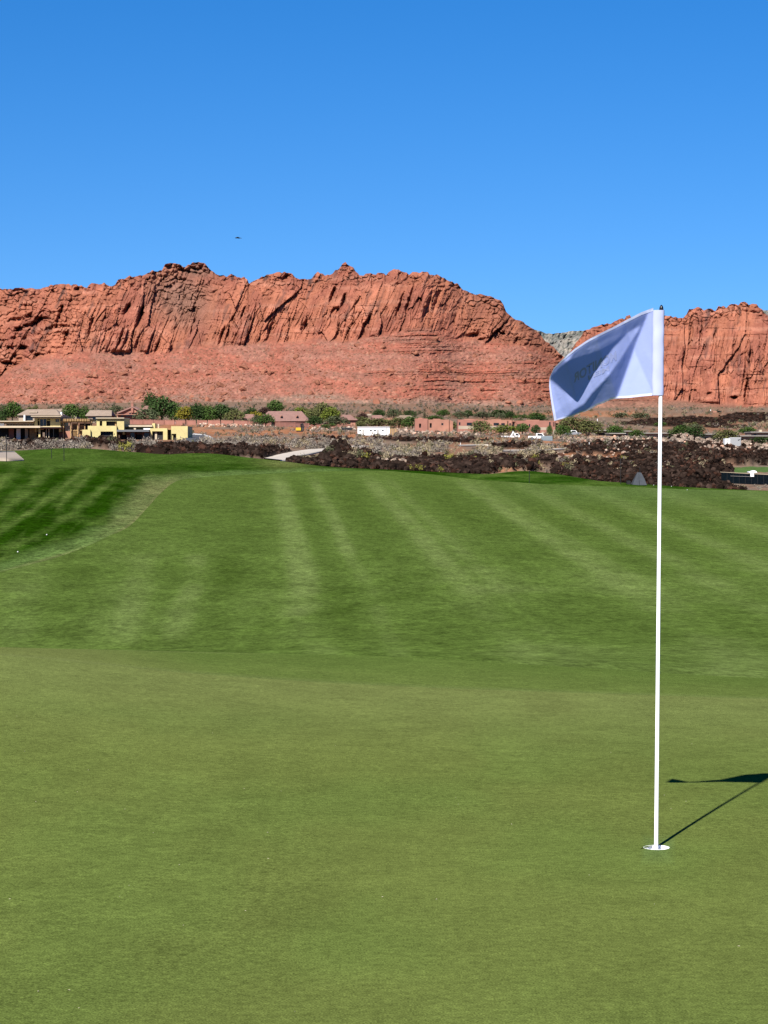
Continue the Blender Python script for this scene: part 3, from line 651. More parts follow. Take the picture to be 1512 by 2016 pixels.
TREES = [  # column, row of the base, row of the top, width in px, habit, colour, label
    (3, 834, 797, 20, 'tall', 'dark', 'dark tree cut by the edge, left of the beige tile roof'),
    (24, 830, 791, 34, 'round', 'green', 'rounded green tree beside the left end of the beige tile roof'),
    (139, 830, 796, 36, 'round', 'green', 'bigger of two leafy green trees between the beige roofs'),
    (166, 830, 800, 26, 'tall', 'green', 'smaller of two leafy green trees between the beige roofs'),
    (228, 815, 798, 26, 'wide', 'greygreen', 'grey green tree behind the pink gabled house'),
    (296, 826, 775, 32, 'round', 'dark', 'dark domed tree top rising highest beside the pink gabled house'),
    (318, 832, 781, 50, 'round', 'dark', 'largest dark tree, right of the pink gabled house'),
    (287, 834, 805, 44, 'wide', 'greygreen', 'low grey green tree in front of the pink gabled house'),
    (344, 832, 792, 32, 'tall', 'green', 'green tree between the largest dark tree and the yellow one'),
    (364, 833, 801, 34, 'round', 'yellow', 'yellow autumn tree above the pink boundary wall'),
    (387, 833, 793, 34, 'tall', 'dark', 'tall dark tree right of the yellow autumn tree'),
    (412, 833, 799, 34, 'tall', 'green', 'green tree in the row behind the boulder bank, second from the yellow tree'),
    (434, 833, 796, 38, 'round', 'dark', 'wide dark tree in the row behind the boulder bank'),
    (462, 834, 806, 36, 'wide', 'olive', 'olive tree low in the row left of the small pink roof'),
    (494, 830, 803, 30, 'round', 'dark', 'dark tree behind the small pink roof'),
    (500, 832, 810, 28, 'wide', 'yellow', 'low yellowing tree beside the small pink roof'),
    (541, 818, 788, 32, 'round', 'green', 'single round green tree above the pink hip roof'),
    (521, 820, 802, 22, 'round', 'purple', 'dark plum leaved tree left of the pink hip roof'),
    (505, 838, 817, 20, 'wide', 'greygreen', 'small grey green tree in front of the small pink roof'),
    (523, 839, 816, 32, 'round', 'green', 'rounded tree in front of the left end of the pink hip roof'),
    (592, 830, 802, 36, 'wide', 'bright', 'yellow green tree behind the right end of the pink hip roof'),
    (613, 834, 804, 30, 'tall', 'olive', 'olive tree just right of the pink hip roof'),
    (634, 834, 793, 36, 'round', 'olive', 'tallest of the yellow green trees right of the pink hip roof'),
    (650, 837, 802, 36, 'round', 'bright', 'bright yellow green tree behind the dark storage bin'),
    (619, 842, 820, 32, 'round', 'dark', 'dark rounded tree at the corner of the pink hip roof house'),
    (662, 840, 820, 44, 'wide', 'greygreen', 'low grey green tree behind the dark storage bin'),
    (713, 828, 813, 20, 'round', 'purple', 'small plum leaved tree behind the white site office'),
    (708, 838, 820, 40, 'wide', 'olive', 'olive tree behind the left end of the white site office'),
    (745, 824, 806, 24, 'round', 'dark', 'dark tree among the pink roofs, behind the white site office'),
    (775, 824, 806, 30, 'wide', 'greygreen', 'silvery tree right of the pink roofs'),
    (806, 822, 808, 26, 'wide', 'dark', 'dark low tree behind the brown dome roof'),
    (745, 842, 823, 50, 'wide', 'olive', 'broad olive tree behind the white site office'),
    (785, 842, 822, 40, 'wide', 'olive', 'olive tree behind the brown wooden crate'),
    (812, 844, 820, 38, 'wide', 'green', 'green tree in front of the brown dome roof'),
    (843, 848, 828, 42, 'wide', 'greygreen', 'grey green tree in front of the long pink house'),
    (888, 849, 830, 44, 'wide', 'olive', 'olive tree between the two pink flat roofed houses'),
    (872, 822, 806, 26, 'round', 'green', 'rounded green tree behind the long pink house'),
    (905, 824, 810, 30, 'wide', 'greygreen', 'silvery tree behind the gap between pink houses'),
    (921, 824, 808, 20, 'round', 'dark', 'small dark tree behind the stepped pink house'),
    (950, 824, 811, 34, 'wide', 'greygreen', 'silvery tree behind the middle of the stepped pink house'),
    (985, 824, 807, 40, 'wide', 'dark', 'wide dark tree behind the right end of the stepped pink house'),
    (1005, 826, 811, 22, 'wide', 'dark', 'low dark tree where the stepped pink house ends'),
    (946, 856, 828, 40, 'wide', 'olive', 'willowy olive tree in front of the stepped pink house'),
    (992, 856, 836, 44, 'wide', 'bright', 'pale yellow green tree beside the crane truck'),
    (1028, 856, 834, 26, 'round', 'green', 'green tree left of the round dark one near the grey container'),
    (1054, 858, 837, 18, 'round', 'dark', 'small round dark tree on a bare trunk near the grey container'),
    (1082, 858, 837, 12, 'tall', 'green', 'narrow upright tree against the rightmost pink house'),
    (1126, 858, 822, 56, 'wide', 'olive', 'largest olive tree, under the corner of the flag'),
    (1160, 858, 828, 48, 'wide', 'olive', 'olive tree just right of the largest one below the flag'),
    (1108, 860, 838, 30, 'wide', 'green', 'green tree at the left foot of the largest olive tree'),
    (1212, 860, 838, 34, 'wide', 'green', 'green tree between the grey flat roofs below the flag'),
    (1254, 864, 846, 30, 'wide', 'green', 'green tree just left of the flagstick among grey roofs'),
    (1340, 870, 847, 46, 'wide', 'green', 'broad green tree right of the flagstick'),
    (1365, 872, 850, 40, 'wide', 'dark', 'darker tree joined to the broad green one right of the flagstick'),
    (1428, 874, 848, 48, 'wide', 'olive', 'olive tree behind the white enclosed trailer'),
    (1497, 876, 860, 40, 'wide', 'dark', 'dark low tree right of the white enclosed trailer'),
    (1260, 826, 812, 34, 'wide', 'greygreen', 'low tree on the red slope just left of the flagstick'),
    (1222, 824, 812, 30, 'wide', 'greygreen', 'low tree on the red slope under the flag hem'),
]
for T in TREES: tree(*T)
for i in range(46):   # the low dusty belt between the houses
    a = R.choice([(640, 1100), (640, 1100), (380, 640), (1100, 1512), (-20, 240)]); px = R.uniform(*a); pyb = R.uniform(824, 846) if a[0] == 640 else R.uniform(812, 834) if a[0] < 600 else R.uniform(838, 862)
    tree(px, pyb, pyb - R.uniform(9, 17), R.uniform(16, 36), R.choice(['wide', 'loose', 'wide', 'round']), R.choice(['olive', 'greygreen', 'olive', 'green', 'dark']), 'low dusty green tree in the belt of scrub between the houses', group='low trees in the belt between the houses')

# prototypes of desert shrubs, about one metre wide
SH_COL = {'grey': (.225, .185, .155), 'tan': (.37, .30, .19), 'olive': (.120, .118, .066), 'yellow': (.25, .235, .055), 'dark': (.050, .052, .030), 'pale': (.32, .275, .225)}
SM = {k: leaf_mat('shrub_' + k, c, .2) for k, c in SH_COL.items()}
def shrub_proto(seed, n, size):
    g = np.random.default_rng(seed)
    L = [(0, 0, .18, .42, .4, .30)] + [(g.uniform(-.3, .3), g.uniform(-.25, .25), g.uniform(.15, .38), .2, .2, .18) for _ in range(4)]
    me = leaf_cloud('shrub', L, n, size, seed, None, shell=.6, stretch=(.15, .5), floor=-.02)
    V = np.zeros(len(me.vertices) * 3, np.float32); me.vertices.foreach_get('co', V); return me, V.reshape(-1, 3)
PROTO = [shrub_proto(200 + i, 130, .085) for i in range(4)]; PROTO_LO = [shrub_proto(220 + i, 42, .13)[1] for i in range(4)]
SMESH = {}
for c in SH_COL:
    for i in range(4):
        me = PROTO[i][0].copy(); me.materials.append(SM[c]); SMESH[(c, i)] = me
PATHS = [(585, 897, 70, 9), (700, 880.5, 55, 3), (400, 865, 35, 6), (1478, 925, 60, 7), (1480, 945, 45, 8), (725, 851, 45, 6), (1445, 875, 22, 6)]
cand = []   # (size on the picture, px, py, Y, height, width, colour)
SPOTS = [(960, 1110, 914, 942, 60, ('tan', 'olive', 'tan', 'grey'), (.25, .5), 1), (-60, 150, 871, 894, 190, ('grey', 'grey', 'pale', 'pale', 'tan', 'olive'), (.5, 1.1), .08), (150, 380, 877, 894, 190, ('grey', 'grey', 'pale', 'pale', 'tan', 'olive'), (.5, 1.1), .08), (380, 560, 862, 894, 200, ('grey', 'grey', 'pale', 'tan', 'olive'), (.5, 1.1), .08), (-40, 300, 876, 893, 130, ('grey', 'pale', 'grey', 'tan'), (.5, 1.0), .1),
         (400, 780, 868, 887, 330, ('grey', 'pale', 'tan', 'grey'), (.7, 1.3), .35), (740, 1090, 870, 906, 760, ('tan', 'tan', 'grey', 'pale', 'olive', 'tan', 'grey'), (.5, 1.1), .22),
         (560, 1060, 897, 936, 110, ('yellow', 'tan', 'olive', 'tan'), (.5, .9), .3), (1040, 1512, 868, 890, 260, ('olive', 'grey', 'tan', 'grey'), (.6, 1.1), .2),
         (1090, 1430, 880, 950, 260, ('olive', 'tan', 'tan', 'grey'), (.3, .65), .4), (1425, 1530, 957, 966, 26, ('pale', 'tan', 'tan'), (.18, .36), 1),
         (360, 780, 838, 866, 560, ('grey', 'olive', 'grey', 'tan', 'dark'), (.5, 1.1), .4), (-60, 400, 838, 860, 130, ('olive', 'grey', 'dark'), (.8, 1.6), .5),
         (760, 1140, 852, 872, 380, ('grey', 'tan', 'grey', 'olive'), (.6, 1.2), .12), (1100, 1560, 848, 872, 420, ('olive', 'grey', 'tan', 'grey', 'pale'), (.6, 1.3), .3),
         (-60, 1140, 796, 813, 1300, ('olive', 'grey', 'olive', 'dark', 'grey'), (.8, 1.8), .5), (1100, 1560, 800, 846, 700, ('olive', 'grey', 'olive', 'tan'), (.8, 2.0), .12),
         (-60, 1130, 810, 836, 420, ('olive', 'dark', 'olive'), (1.2, 2.4), .5)]
for (x0, x1, y0, y1, n, cols, (h0, h1), pl) in SPOTS:
    px = RN.uniform(x0, x1, n); py = RN.uniform(y0, y1, n); Y = Yd(px, py); lm = lava_mask(px, py); pm = blobs(px, py, PATHS, 3)
    keep = (RN.random(n) < np.where(lm > .4, pl, 1)) & (pm < .25) & (Y > Yr(px) + 2)
    clump = fbm(px / 40., py / 8., 77, 3) + .35 * RN.random(n); keep &= clump > -.02
    Z = ground(px, Y); X = xat(px, Y, Z)
    for i in np.nonzero(keep)[0]:
        h = R.uniform(h0, h1); w = h * R.uniform(1.3, 2.1)
        cand.append((w * h / Y[i] ** 2, X[i], Y[i], Z[i], h, w, R.choice(cols)))
cand.sort(reverse=True)
SLAB = {'grey': 'twiggy grey desert shrub on the lava ground beyond the golf grass', 'pale': 'pale dry whitish shrub on the lava ground beyond the golf grass',
        'tan': 'tan dry grass clump on the lava ground beyond the golf grass', 'olive': 'low olive green desert shrub on the dirt beyond the golf grass',
        'yellow': 'small yellow green shrub at the foot of the dark lava', 'dark': 'dark low desert bush on the dirt beyond the golf grass'}
for (q, x, y, z, h, w, c) in cand[:285]:
    o = link('shrub', SMESH[(c, R.randint(0, 3))]); o.location = (x, y, z); o.scale = (w, w, h / .52); o.rotation_euler.z = R.uniform(0, 6.28)
    tag(o, SLAB[c], 'shrub', 'desert shrubs beyond the golf grass, ' + c)
for (px, py, w, h, lab) in ((243, 893, 36, 22, 'large bright yellow rabbitbrush at the edge of the rough on the left'), (826, 931, 28, 17, 'roundest yellow green bush at the foot of the lava face'),
                            (838, 903, 30, 20, 'yellow green bush on top of the lava bank near its middle'), (806, 934, 16, 12, 'small yellow green bush between the pale lava streaks and the dark face'),
                            (1114, 929, 26, 15, 'bright yellow bush above the mound of rough in front of the lava'), (1250, 915, 34, 9, 'low yellow green bush strip in the orange dirt behind the grey shelter'),
                            (1228, 912, 20, 9, 'smaller yellow bush left of the orange dirt strip above the grey shelter'), (704, 921, 36, 12, 'pale green low bush at the foot of the lava spires'), (867, 935, 18, 13, 'dull yellow bush left of the dark lava cave')):
    p = on(px, py, 173); o = link('shrub', SMESH[('yellow', R.randint(0, 3))]); o.location = p - Vector((0, 0, .03)); o.scale = (w / F * p.y, w / F * p.y, h / F * p.y / .52)
    tag(o, lab, 'shrub', 'yellow green bushes along the lava')
VARM, MCOL = {}, {}
def joined(name, items, protos, m, rot3=False, seed=1):
    """items: x, y, z, sx, sy, sz -> one mesh made of scaled, turned copies"""
    VV, n = [], 0; g = np.random.default_rng(seed); KK = []
    for it in items:
        P, Q = protos[g.integers(len(protos))]; a = g.uniform(0, 6.28); c_, s_ = math.cos(a), math.sin(a)
        p = P * np.array(it[3:6]) if not rot3 else P @ rot_rand(g) * np.array(it[3:6])
        VV.append((np.stack([p[:, 0] * c_ - p[:, 1] * s_ + it[0], p[:, 0] * s_ + p[:, 1] * c_ + it[1], p[:, 2] + it[2]], 1), Q + n)); n += len(P); KK.append(np.full((len(P), 3), g.uniform(.35, 2.0)) * (np.array([1.25, .95, .85]) if g.random() < .3 else 1))
    return link(name, fast_mesh(name, np.concatenate([v for v, _ in VV]), np.concatenate([q for _, q in VV]), np.concatenate(KK) * MCOL.get(m.name, 1)), VARM.get(m.name, m))
def rot_rand(g):
    q = g.normal(size=4); q /= np.linalg.norm(q); w, x, y, z = q
    return np.array([[1 - 2 * (y * y + z * z), 2 * (x * y - z * w), 2 * (x * z + y * w)], [2 * (x * y + z * w), 1 - 2 * (x * x + z * z), 2 * (y * z - x * w)], [2 * (x * z - y * w), 2 * (y * z + x * w), 1 - 2 * (x * x + y * y)]])
QLO = np.arange(len(PROTO_LO[0])).reshape(-1, 4)
for c in SH_COL:
    its = [(x, y, z, w, w, h / .52) for (q, x, y, z, h, w, cc) in cand[285:] if cc == c]
    if its: tag(joined('scrub', its, [(P, QLO) for P in PROTO_LO], SM[c], seed=hash(c) % 97 if False else len(c)), kind='stuff')

# ------------------------------------------------------------------ loose rock
def rock_proto(seed, sub=1, flat=.75):
    bm = bmesh.new(); bmesh.ops.create_icosphere(bm, subdivisions=sub, radius=.5); g = random.Random(seed)
    cuts = [(Vector((g.gauss(0, 1), g.gauss(0, 1), g.gauss(0, 1))).normalized(), g.uniform(.26, .42)) for _ in range(7)]
    for v in bm.verts:
        v.co *= 1 + g.uniform(-.14, .14)
        for n_, d_ in cuts:
            e = v.co.dot(n_) - d_
            if e > 0: v.co -= n_ * e
        v.co.z *= flat
    P = np.array([v.co[:] for v in bm.verts]); Q = np.array([[v.index for v in f.verts] for f in bm.faces]); bm.free(); return P, Q
RK = [rock_proto(i, 2) for i in range(6)]; RKLO = [rock_proto(20 + i, 1) for i in range(6)]; RKT = [rock_proto(40 + i, 1, 1.0) for i in range(6)]
M_LAVA = mat('lava_rock', (.029, .019, .015), .95, spec=0, noises=[(2.5, .45, 1.6, 3), (.35, .65, 1.4, 3)], rnd=.35, bump=(5, .6, .1))
M_PALE = mat('pale_boulder', (.36, .27, .21), .95, spec=0, noises=[(.5, .6, 1.35, 3), (2.5, .75, 1.2, 3)], rnd=.3)
M_REDB = mat('red_boulder', (.36, .150, .095), .95, spec=0, noises=[(.2, .7, 1.3, 3)], rnd=.2)
def rock_mesh(P, Q, m, name):
    me = fast_mesh(name, P, Q); me.materials.append(m); return me
LMESH = [rock_mesh(P, Q, M_LAVA, 'lava_rock') for P, Q in RK]; PMESH = [rock_mesh(P, Q, M_PALE, 'boulder') for P, Q in RKLO]; RMESH = [rock_mesh(P, Q, M_REDB, 'red_boulder') for P, Q in RK]
VARM = {'lava_rock': mat('lava_rubble', attr=True, rough=.95, spec=0, noises=[(2.5, .5, 1.5, 3), (.35, .65, 1.4, 3)]), 'pale_boulder': mat('pale_rubble', attr=True, rough=.95, spec=0, noises=[(2.5, .75, 1.2, 3)])}
MCOL = {'lava_rock': np.array([[.031, .0202, .0158]]), 'pale_boulder': np.array([[.36, .27, .21]])}
lr = []
n = 44000; px = RN.uniform(-70, 1590, n); py = RN.uniform(856, 968, n); Y = Yof(px, py, 172, 1620); lm = lava_mask(px, py) * (Y > Yr(px) + .5)
px, py, Y, lm = (v[lm > .45] for v in (px, py, Y, lm)); Z = ground(px, Y); X = xat(px, Y, Z)
for i in range(len(px)):
    s = min(1.0, .12 + .17 * R.random() ** -.5) * (1 + .5 * (Y[i] > 400)) * (.8 if Y[i] < 260 else 1)
    if abs(px[i] - 662) < 22 and py[i] > 880: s *= 1.5
    lr.append((s * s / Y[i] ** 2, X[i], Y[i], Z[i] + .12 * s, s))
n = 9000; px = RN.uniform(540, 1440, n); Y = Yr(px) + RN.uniform(.3, 32, n); pb = pyof(zbase(px, Y), Y); k = lava_mask(px, pb) > .4; px, Y = px[k], Y[k]; Z = ground(px, Y); X = xat(px, Y, Z)
for i in range(len(px)):
    s = min(.9, .12 + .14 * R.random() ** -.5); lr.append((s * s / Y[i] ** 2, X[i], Y[i], Z[i] + .12 * s, s))
lr.sort(reverse=True)
for (q, x, y, z, s) in lr[:290]:
    o = link('lava_rock', R.choice(LMESH)); o.location = (x, y, z); o.scale = (s * R.uniform(.8, 1.3), s * R.uniform(.8, 1.2), s * R.uniform(.8, 1.3)); o.rotation_euler = (R.uniform(-.5, .5), R.uniform(-.5, .5), R.uniform(0, 6.28))
    tag(o, 'dark brown lava rock in the rubble flow beyond the grass', 'rock', 'lava rocks beyond the golf grass')
tag(joined('lava_rubble', [(x, y, z, s * R.uniform(.8, 1.3), s, s * R.uniform(.7, 1.2)) for (q, x, y, z, s) in lr[290:26000]], RKLO, M_LAVA, True, 3), kind='stuff')
n = 2600; px = RN.uniform(1180, 1580, n); py = RN.uniform(813, 846, n); lm = blobs(px, py, LAVA_FAR, 1); px, py = px[lm > .4], py[lm > .4]; Y = Yd(px, py); Z = ground(px, Y); X = xat(px, Y, Z)
tag(joined('far_lava_rubble', [(X[i], Y[i], Z[i], R.uniform(1.2, 3.5), R.uniform(1.2, 3), R.uniform(.6, 1.6)) for i in range(len(px))], RKLO, M_LAVA, True, 4), kind='stuff')
# pale boulder banks in front of the houses
bl = []
for (x0, x1, y0, y1, n, s0, s1) in ((392, 640, 833, 841, 330, .7, 1.9), (610, 700, 842, 849, 80, .7, 1.6), (770, 1110, 845, 857, 520, .7, 1.7), (1100, 1290, 862, 871, 220, .6, 1.5), (1290, 1540, 864, 882, 420, .7, 2.0),
                                    (1380, 1530, 888, 898, 110, .5, 1.2), (1090, 1240, 896, 912, 80, .3, .8), (1200, 1300, 872, 892, 40, .4, .9), (740, 800, 920, 934, 14, .3, .6), (1330, 1500, 878, 884, 50, .5, 1.1)):
    px = RN.uniform(x0, x1, n); py = y0 + (y1 - y0) * np.clip(RN.normal(.5, .25, n), 0, 1); Y = Yd(px, py); Z = ground(px, Y); X = xat(px, Y, Z)
    for i in range(n):
        s = s0 + (s1 - s0) * R.random() ** 2; bl.append((s * s / Y[i] ** 2, X[i], Y[i], Z[i] + .2 * s, s))
bl.sort(reverse=True)
for (q, x, y, z, s) in bl[:270]:
    o = link('boulder', R.choice(PMESH)); o.location = (x, y, z); o.scale = (s * R.uniform(.8, 1.3), s * R.uniform(.8, 1.2), s * R.uniform(.8, 1.2)); o.rotation_euler = (R.uniform(-.5, .5), R.uniform(-.5, .5), R.uniform(0, 6.28))
    tag(o, 'pale boulder in the rubble banks in front of the houses', 'boulder', 'pale boulders banked up below the houses')
tag(joined('boulder_rubble', [(x, y, z, s, s * 1.1, s) for (q, x, y, z, s) in bl[270:]], RKLO, M_PALE, True, 5), kind='stuff')
# red boulders on the talus: dropped onto the mountain's own surface
from mathutils.bvhtree import BVHTree
def drop(o, pts):
    me = o.data; V = np.zeros(len(me.vertices) * 3, np.float32); me.vertices.foreach_get('co', V); V = V.reshape(-1, 3)
    Q = np.zeros(len(me.loops), np.int32); me.loops.foreach_get('vertex_index', Q)
    T = BVHTree.FromPolygons(V.tolist(), Q.reshape(-1, 4).tolist()); out = []
    for (a, b) in pts:
        d = (pt(a, b, 1700) - Vector((0, 0, H))).normalized(); h = T.ray_cast(Vector((0, 0, H)), d)
        if h[0] is not None: out.append(h[0])
    return out
pts = []
while len(pts) < 2600:
    a = R.uniform(-60, 1130); cb, bb = float(interp(a, CLIFF_MAIN)), float(interp(a, BASE_MAIN)); b = cb + 6 + (bb - cb - 6) * R.random() ** .75
    if fbm(np.array([a / 45.]), np.array([b / 20.]), 400, 3)[0] + .5 * (a < 420) * (b > 740) > R.uniform(-.5, .7): pts.append((a, b))
hits = drop(red_mountain, pts); rb = sorted(((min(6., .7 + .6 * R.random() ** -.55), h) for h in hits), key=lambda q: -q[0])
for s, h in rb[:150]:
    o = link('red_boulder', R.choice(RMESH)); o.location = h; o.scale = (s * R.uniform(.9, 1.5), s * R.uniform(.8, 1.2), s * R.uniform(.7, 1.1)); o.rotation_euler = (R.uniform(-.6, .6), R.uniform(-.6, .6), R.uniform(0, 6.28))
    tag(o, 'fallen red boulder resting on the slope below the cliff', 'boulder', 'red boulders on the talus below the cliff')
hb = drop(red_mountain, [(59, 763)])
if hb:
    o = link('red_boulder', RMESH[0]); o.location = hb[0]; o.scale = (8.5, 6, 7); tag(o, 'biggest fallen boulder with a dark shadowed side, low on the left slope', 'boulder')
tag(joined('talus_rubble', [(h.x, h.y, h.z, s * 1.2, s, s * .8) for s, h in rb[150:]], RKLO, M_REDB, True, 6), kind='stuff')
# ------------------------------------------------------------------ paths, road, walls
M_CONC = mat('concrete', (.66, .58, .48), .9, noises=[(.8, .85, 1.12, 3)])
M_ASPH = mat('asphalt', (.085, .085, .09), .9, noises=[(1.5, .8, 1.2, 3)])
M_KERB = mat('kerb_concrete', (.62, .59, .55), .9, noises=[(1, .85, 1.1, 2)])
def ribbon(name, up, lo, m, lift, thick=.25, n=40, lo_d=174, hi_d=1620, flat=None):
    """a paved sheet between its far edge and its near edge, laid on the ground"""
    t = np.linspace(0, 1, n); out = []
    for pts in (up, lo):
        p = np.array(pts, float); s = np.r_[0, np.cumsum(np.hypot(*np.diff(p, axis=0).T))]; s /= s[-1]
        px, py = np.interp(t, s, p[:, 0]), np.interp(t, s, p[:, 1]); Y = Yof(px, py, lo_d, hi_d); z = ground(px, Y) + lift
        out.append(np.stack([xat(px, Y, z), Y, z], 1))
    rows = [out[0] * (1 - k) + out[1] * k for k in np.linspace(0, 1, 5)]
    V = np.array(rows); d = np.array([0, 0, thick]); V = np.concatenate([V[:1] - d, V, V[-1:] - d])
    return tag(link(name, fast_mesh(name, V, grid_quads(7, n), None, True), m), kind='structure')
ribbon('cart_path', [(520, 905), (545, 897.5), (575, 891), (605, 886.5), (640, 884)], [(552, 915), (575, 906.5), (600, 898), (630, 891), (655, 888)], M_CONC, .12, 1.0)
ribbon('cart_path', [(655, 882.5), (690, 879), (715, 878)], [(660, 885), (700, 881.5), (748, 880.5)], M_CONC, .12, 1.0)
ribbon('cart_path', [(-160, 893), (-60, 893), (0, 892.5), (28, 893.5)], [(-160, 909), (-60, 908), (0, 907), (47, 906.5)], mat('tan_concrete', (.42, .34, .26), .9, noises=[(.8, .85, 1.12, 3)]), .10, .4, lo_d=150)
ribbon('road', [(366, 858.5), (385, 858), (403, 859)], [(366, 872), (395, 873), (425, 873)], M_ASPH, .25)
ribbon('kerb', [(404, 859), (413, 861), (420, 866), (426, 870)], [(404, 862.5), (409, 864), (415, 869), (421, 873)], M_KERB, .40)
ribbon('kerb', [(366, 857), (385, 856.6), (406, 858)], [(366, 858.3), (385, 857.9), (404, 859)], M_KERB, .40)
for a in ([(990, 889.5), (1050, 888.3), (1115, 886)], [(900, 879), (950, 878), (985, 879)], [(1098, 863), (1150, 861.5), (1235, 864)]):
    ribbon('kerb', a, [(x, y + .7) for x, y in a], M_CONC, .35)

M_PINKW = mat('pink_stucco', (.42, .185, .135), .9, noises=[(.4, .85, 1.1, 3)])
M_PINKL = mat('light_pink_stucco', (.47, .225, .155), .9, noises=[(.4, .85, 1.1, 3)])
M_YEL = mat('yellow_sheathing', (.72, .60, .27), .85, noises=[(.35, .86, 1.08, 3), (2.5, .92, 1.06, 2)])
M_CREAM = mat('cream_fascia', (.66, .54, .38), .85, noises=[(.5, .88, 1.08, 3)])
M_WOOD = mat('raw_timber', (.52, .33, .15), .85, noises=[(2.5, .75, 1.2, 3)])
M_OSB = mat('strand_board', (.50, .27, .12), .9, noises=[(1.2, .6, 1.3, 4)])
M_SHADE = mat('interior_shade', (.018, .015, .014), .6, noises=[(1, .6, 1.5, 2)])  # near-black colour for sheets that stand in for interior shade
M_GLASS = mat('window_glass', (.02, .022, .026), .12, spec=.5)
M_GREYR = mat('grey_canopy', (.15, .16, .17), .6)
M_TILE_T = mat('beige_roof_tile', (.42, .32, .245), .9, noises=[(.5, .86, 1.1, 3)])
M_TILE_P = mat('pink_roof_tile', (.36, .20, .165), .9, noises=[(.5, .86, 1.1, 3)])
M_TILE_B = mat('brown_roof_tile', (.34, .25, .18), .9, noises=[(.5, .86, 1.1, 3)])
M_BEIGE = mat('beige_stucco', (.50, .40, .30), .9, noises=[(.5, .88, 1.08, 3)])
M_WHITE = mat('white_paint', (.80, .80, .79), .5, alb=.75)
M_GREYB = mat('grey_flat_roof', (.40, .375, .34), .9, noises=[(.4, .85, 1.1, 3)])
M_STEEL = mat('dark_steel', (.03, .03, .032), .5, metal=.3)
M_RUB = mat('tyre_rubber', (.02, .02, .02), .9)
M_RIM = mat('wheel_rim', (.35, .35, .36), .4, metal=.8)

class House:
    """a building whose parts are given by the rows and columns of its front at depth Y"""
    def __init__(s, name, px, pyb, label, cat='house', Y=None, group=None):
        p = on(px, pyb); s.Y = Y or p.y; s.p = Vector((float(xat(px, s.Y, p.z)), s.Y, float(zat(pyb, s.Y)))); s.o = empty(name, s.p, label, cat, group); s.pyb = pyb
    def X(s, px, dy=0): return float(xat(px, s.Y, s.p.z))
    def Z(s, py): return float(zat(py, s.Y))
    def box(s, name, x0, x1, yt, yb, dy, dep, m, parent=None):
        mb = MB().box(s.X(x0), s.X(x1), s.Y + dy, s.Y + dy + dep, s.Z(yb), s.Z(yt))
        o = mb.build(name, m, s.o)
        if parent is not None: o.parent = parent; o.location = o.location
        return o
    def wall(s, x0, x1, yt, yb, dy, dep, m, holes=(), th=.35, pane=M_GLASS, name='wall', frame=None):
        """a hollow block: front wall with real openings, side and back walls, roof deck; each hole gets glass or a dark sheet for interior shade, set back"""
        xs = sorted({x0, x1, *[h[0] for h in holes], *[h[1] for h in holes]}); ys = sorted({yt, yb, *[h[2] for h in holes], *[h[3] for h in holes]})
        mb = MB()
        for i in range(len(xs) - 1):
            run = None
            for j in range(len(ys) - 1):
                cx, cy = (xs[i] + xs[i + 1]) / 2, (ys[j] + ys[j + 1]) / 2
                solid = not any(h[0] < cx < h[1] and h[2] < cy < h[3] for h in holes)
                if solid: run = (run[0], ys[j + 1]) if run else (ys[j], ys[j + 1])
                if run and (not solid or j == len(ys) - 2):
                    mb.box(s.X(xs[i]), s.X(xs[i + 1]), s.Y + dy, s.Y + dy + th, s.Z(run[1]), s.Z(run[0])); run = None
        X0, X1, Zb, Zt = s.X(x0), s.X(x1), s.Z(yb), s.Z(yt)
        mb.box(X0, X0 + th, s.Y + dy + th, s.Y + dy + dep, Zb - 1, Zt); mb.box(X1 - th, X1, s.Y + dy + th, s.Y + dy + dep, Zb - 1, Zt)
        mb.box(X0 + th, X1 - th, s.Y + dy + dep - th, s.Y + dy + dep, Zb - 1, Zt); mb.box(X0 + th, X1 - th, s.Y + dy + th, s.Y + dy + dep - th, Zt - .5, Zt - .25)
        w = mb.build(name, m, s.o)
        for h in holes:
            pn = h[4] if len(h) > 4 else pane
            s.box('window' if pn is M_GLASS else 'opening_shade', h[0], h[1], h[2], h[3], dy + th * .55 if pn is M_GLASS else dy + th + .5, .06, pn)  # sheets other than glass are dark to imitate the shade inside
        return w
    def hip(s, x0, x1, ye, yr, dy, dep, m, inset=.3, over=.6):
        X0, X1, Ze, Zr = s.X(x0), s.X(x1), s.Z(ye), s.Z(yr); y0, y1 = s.Y + dy - over, s.Y + dy + dep + over; w = X1 - X0; i = w * inset
        mb = MB(); ym = (y0 + y1) / 2
        mb.v = [(X0, y0, Ze), (X1, y0, Ze), (X1, y1, Ze), (X0, y1, Ze), (X0 + i, ym, Zr), (X1 - i, ym, Zr), (X0, y0, Ze - .25), (X1, y0, Ze - .25), (X1, y1, Ze - .25), (X0, y1, Ze - .25)]
        mb.f = [(0, 1, 5, 4), (1, 2, 5), (2, 3, 4, 5), (3, 0, 4), (6, 7, 1, 0), (7, 8, 2, 1), (8, 9, 3, 2), (9, 6, 0, 3), (9, 8, 7, 6)]
        r = mb.build('roof', m, s.o)
        # tile courses: raised ribs down the front slope
        tb = MB(); n = 9
        for k in range(1, n):
            t = k / n; y = y0 + (ym - y0) * t; z = Ze + (Zr - Ze) * t; tb.box(X0 + i * t + .1, X1 - i * t - .1, y - .12, y + .12, z - .02, z + .07)
        tb.build('tile_courses', m, s.o)['kind'] = 'stuff'
        return r

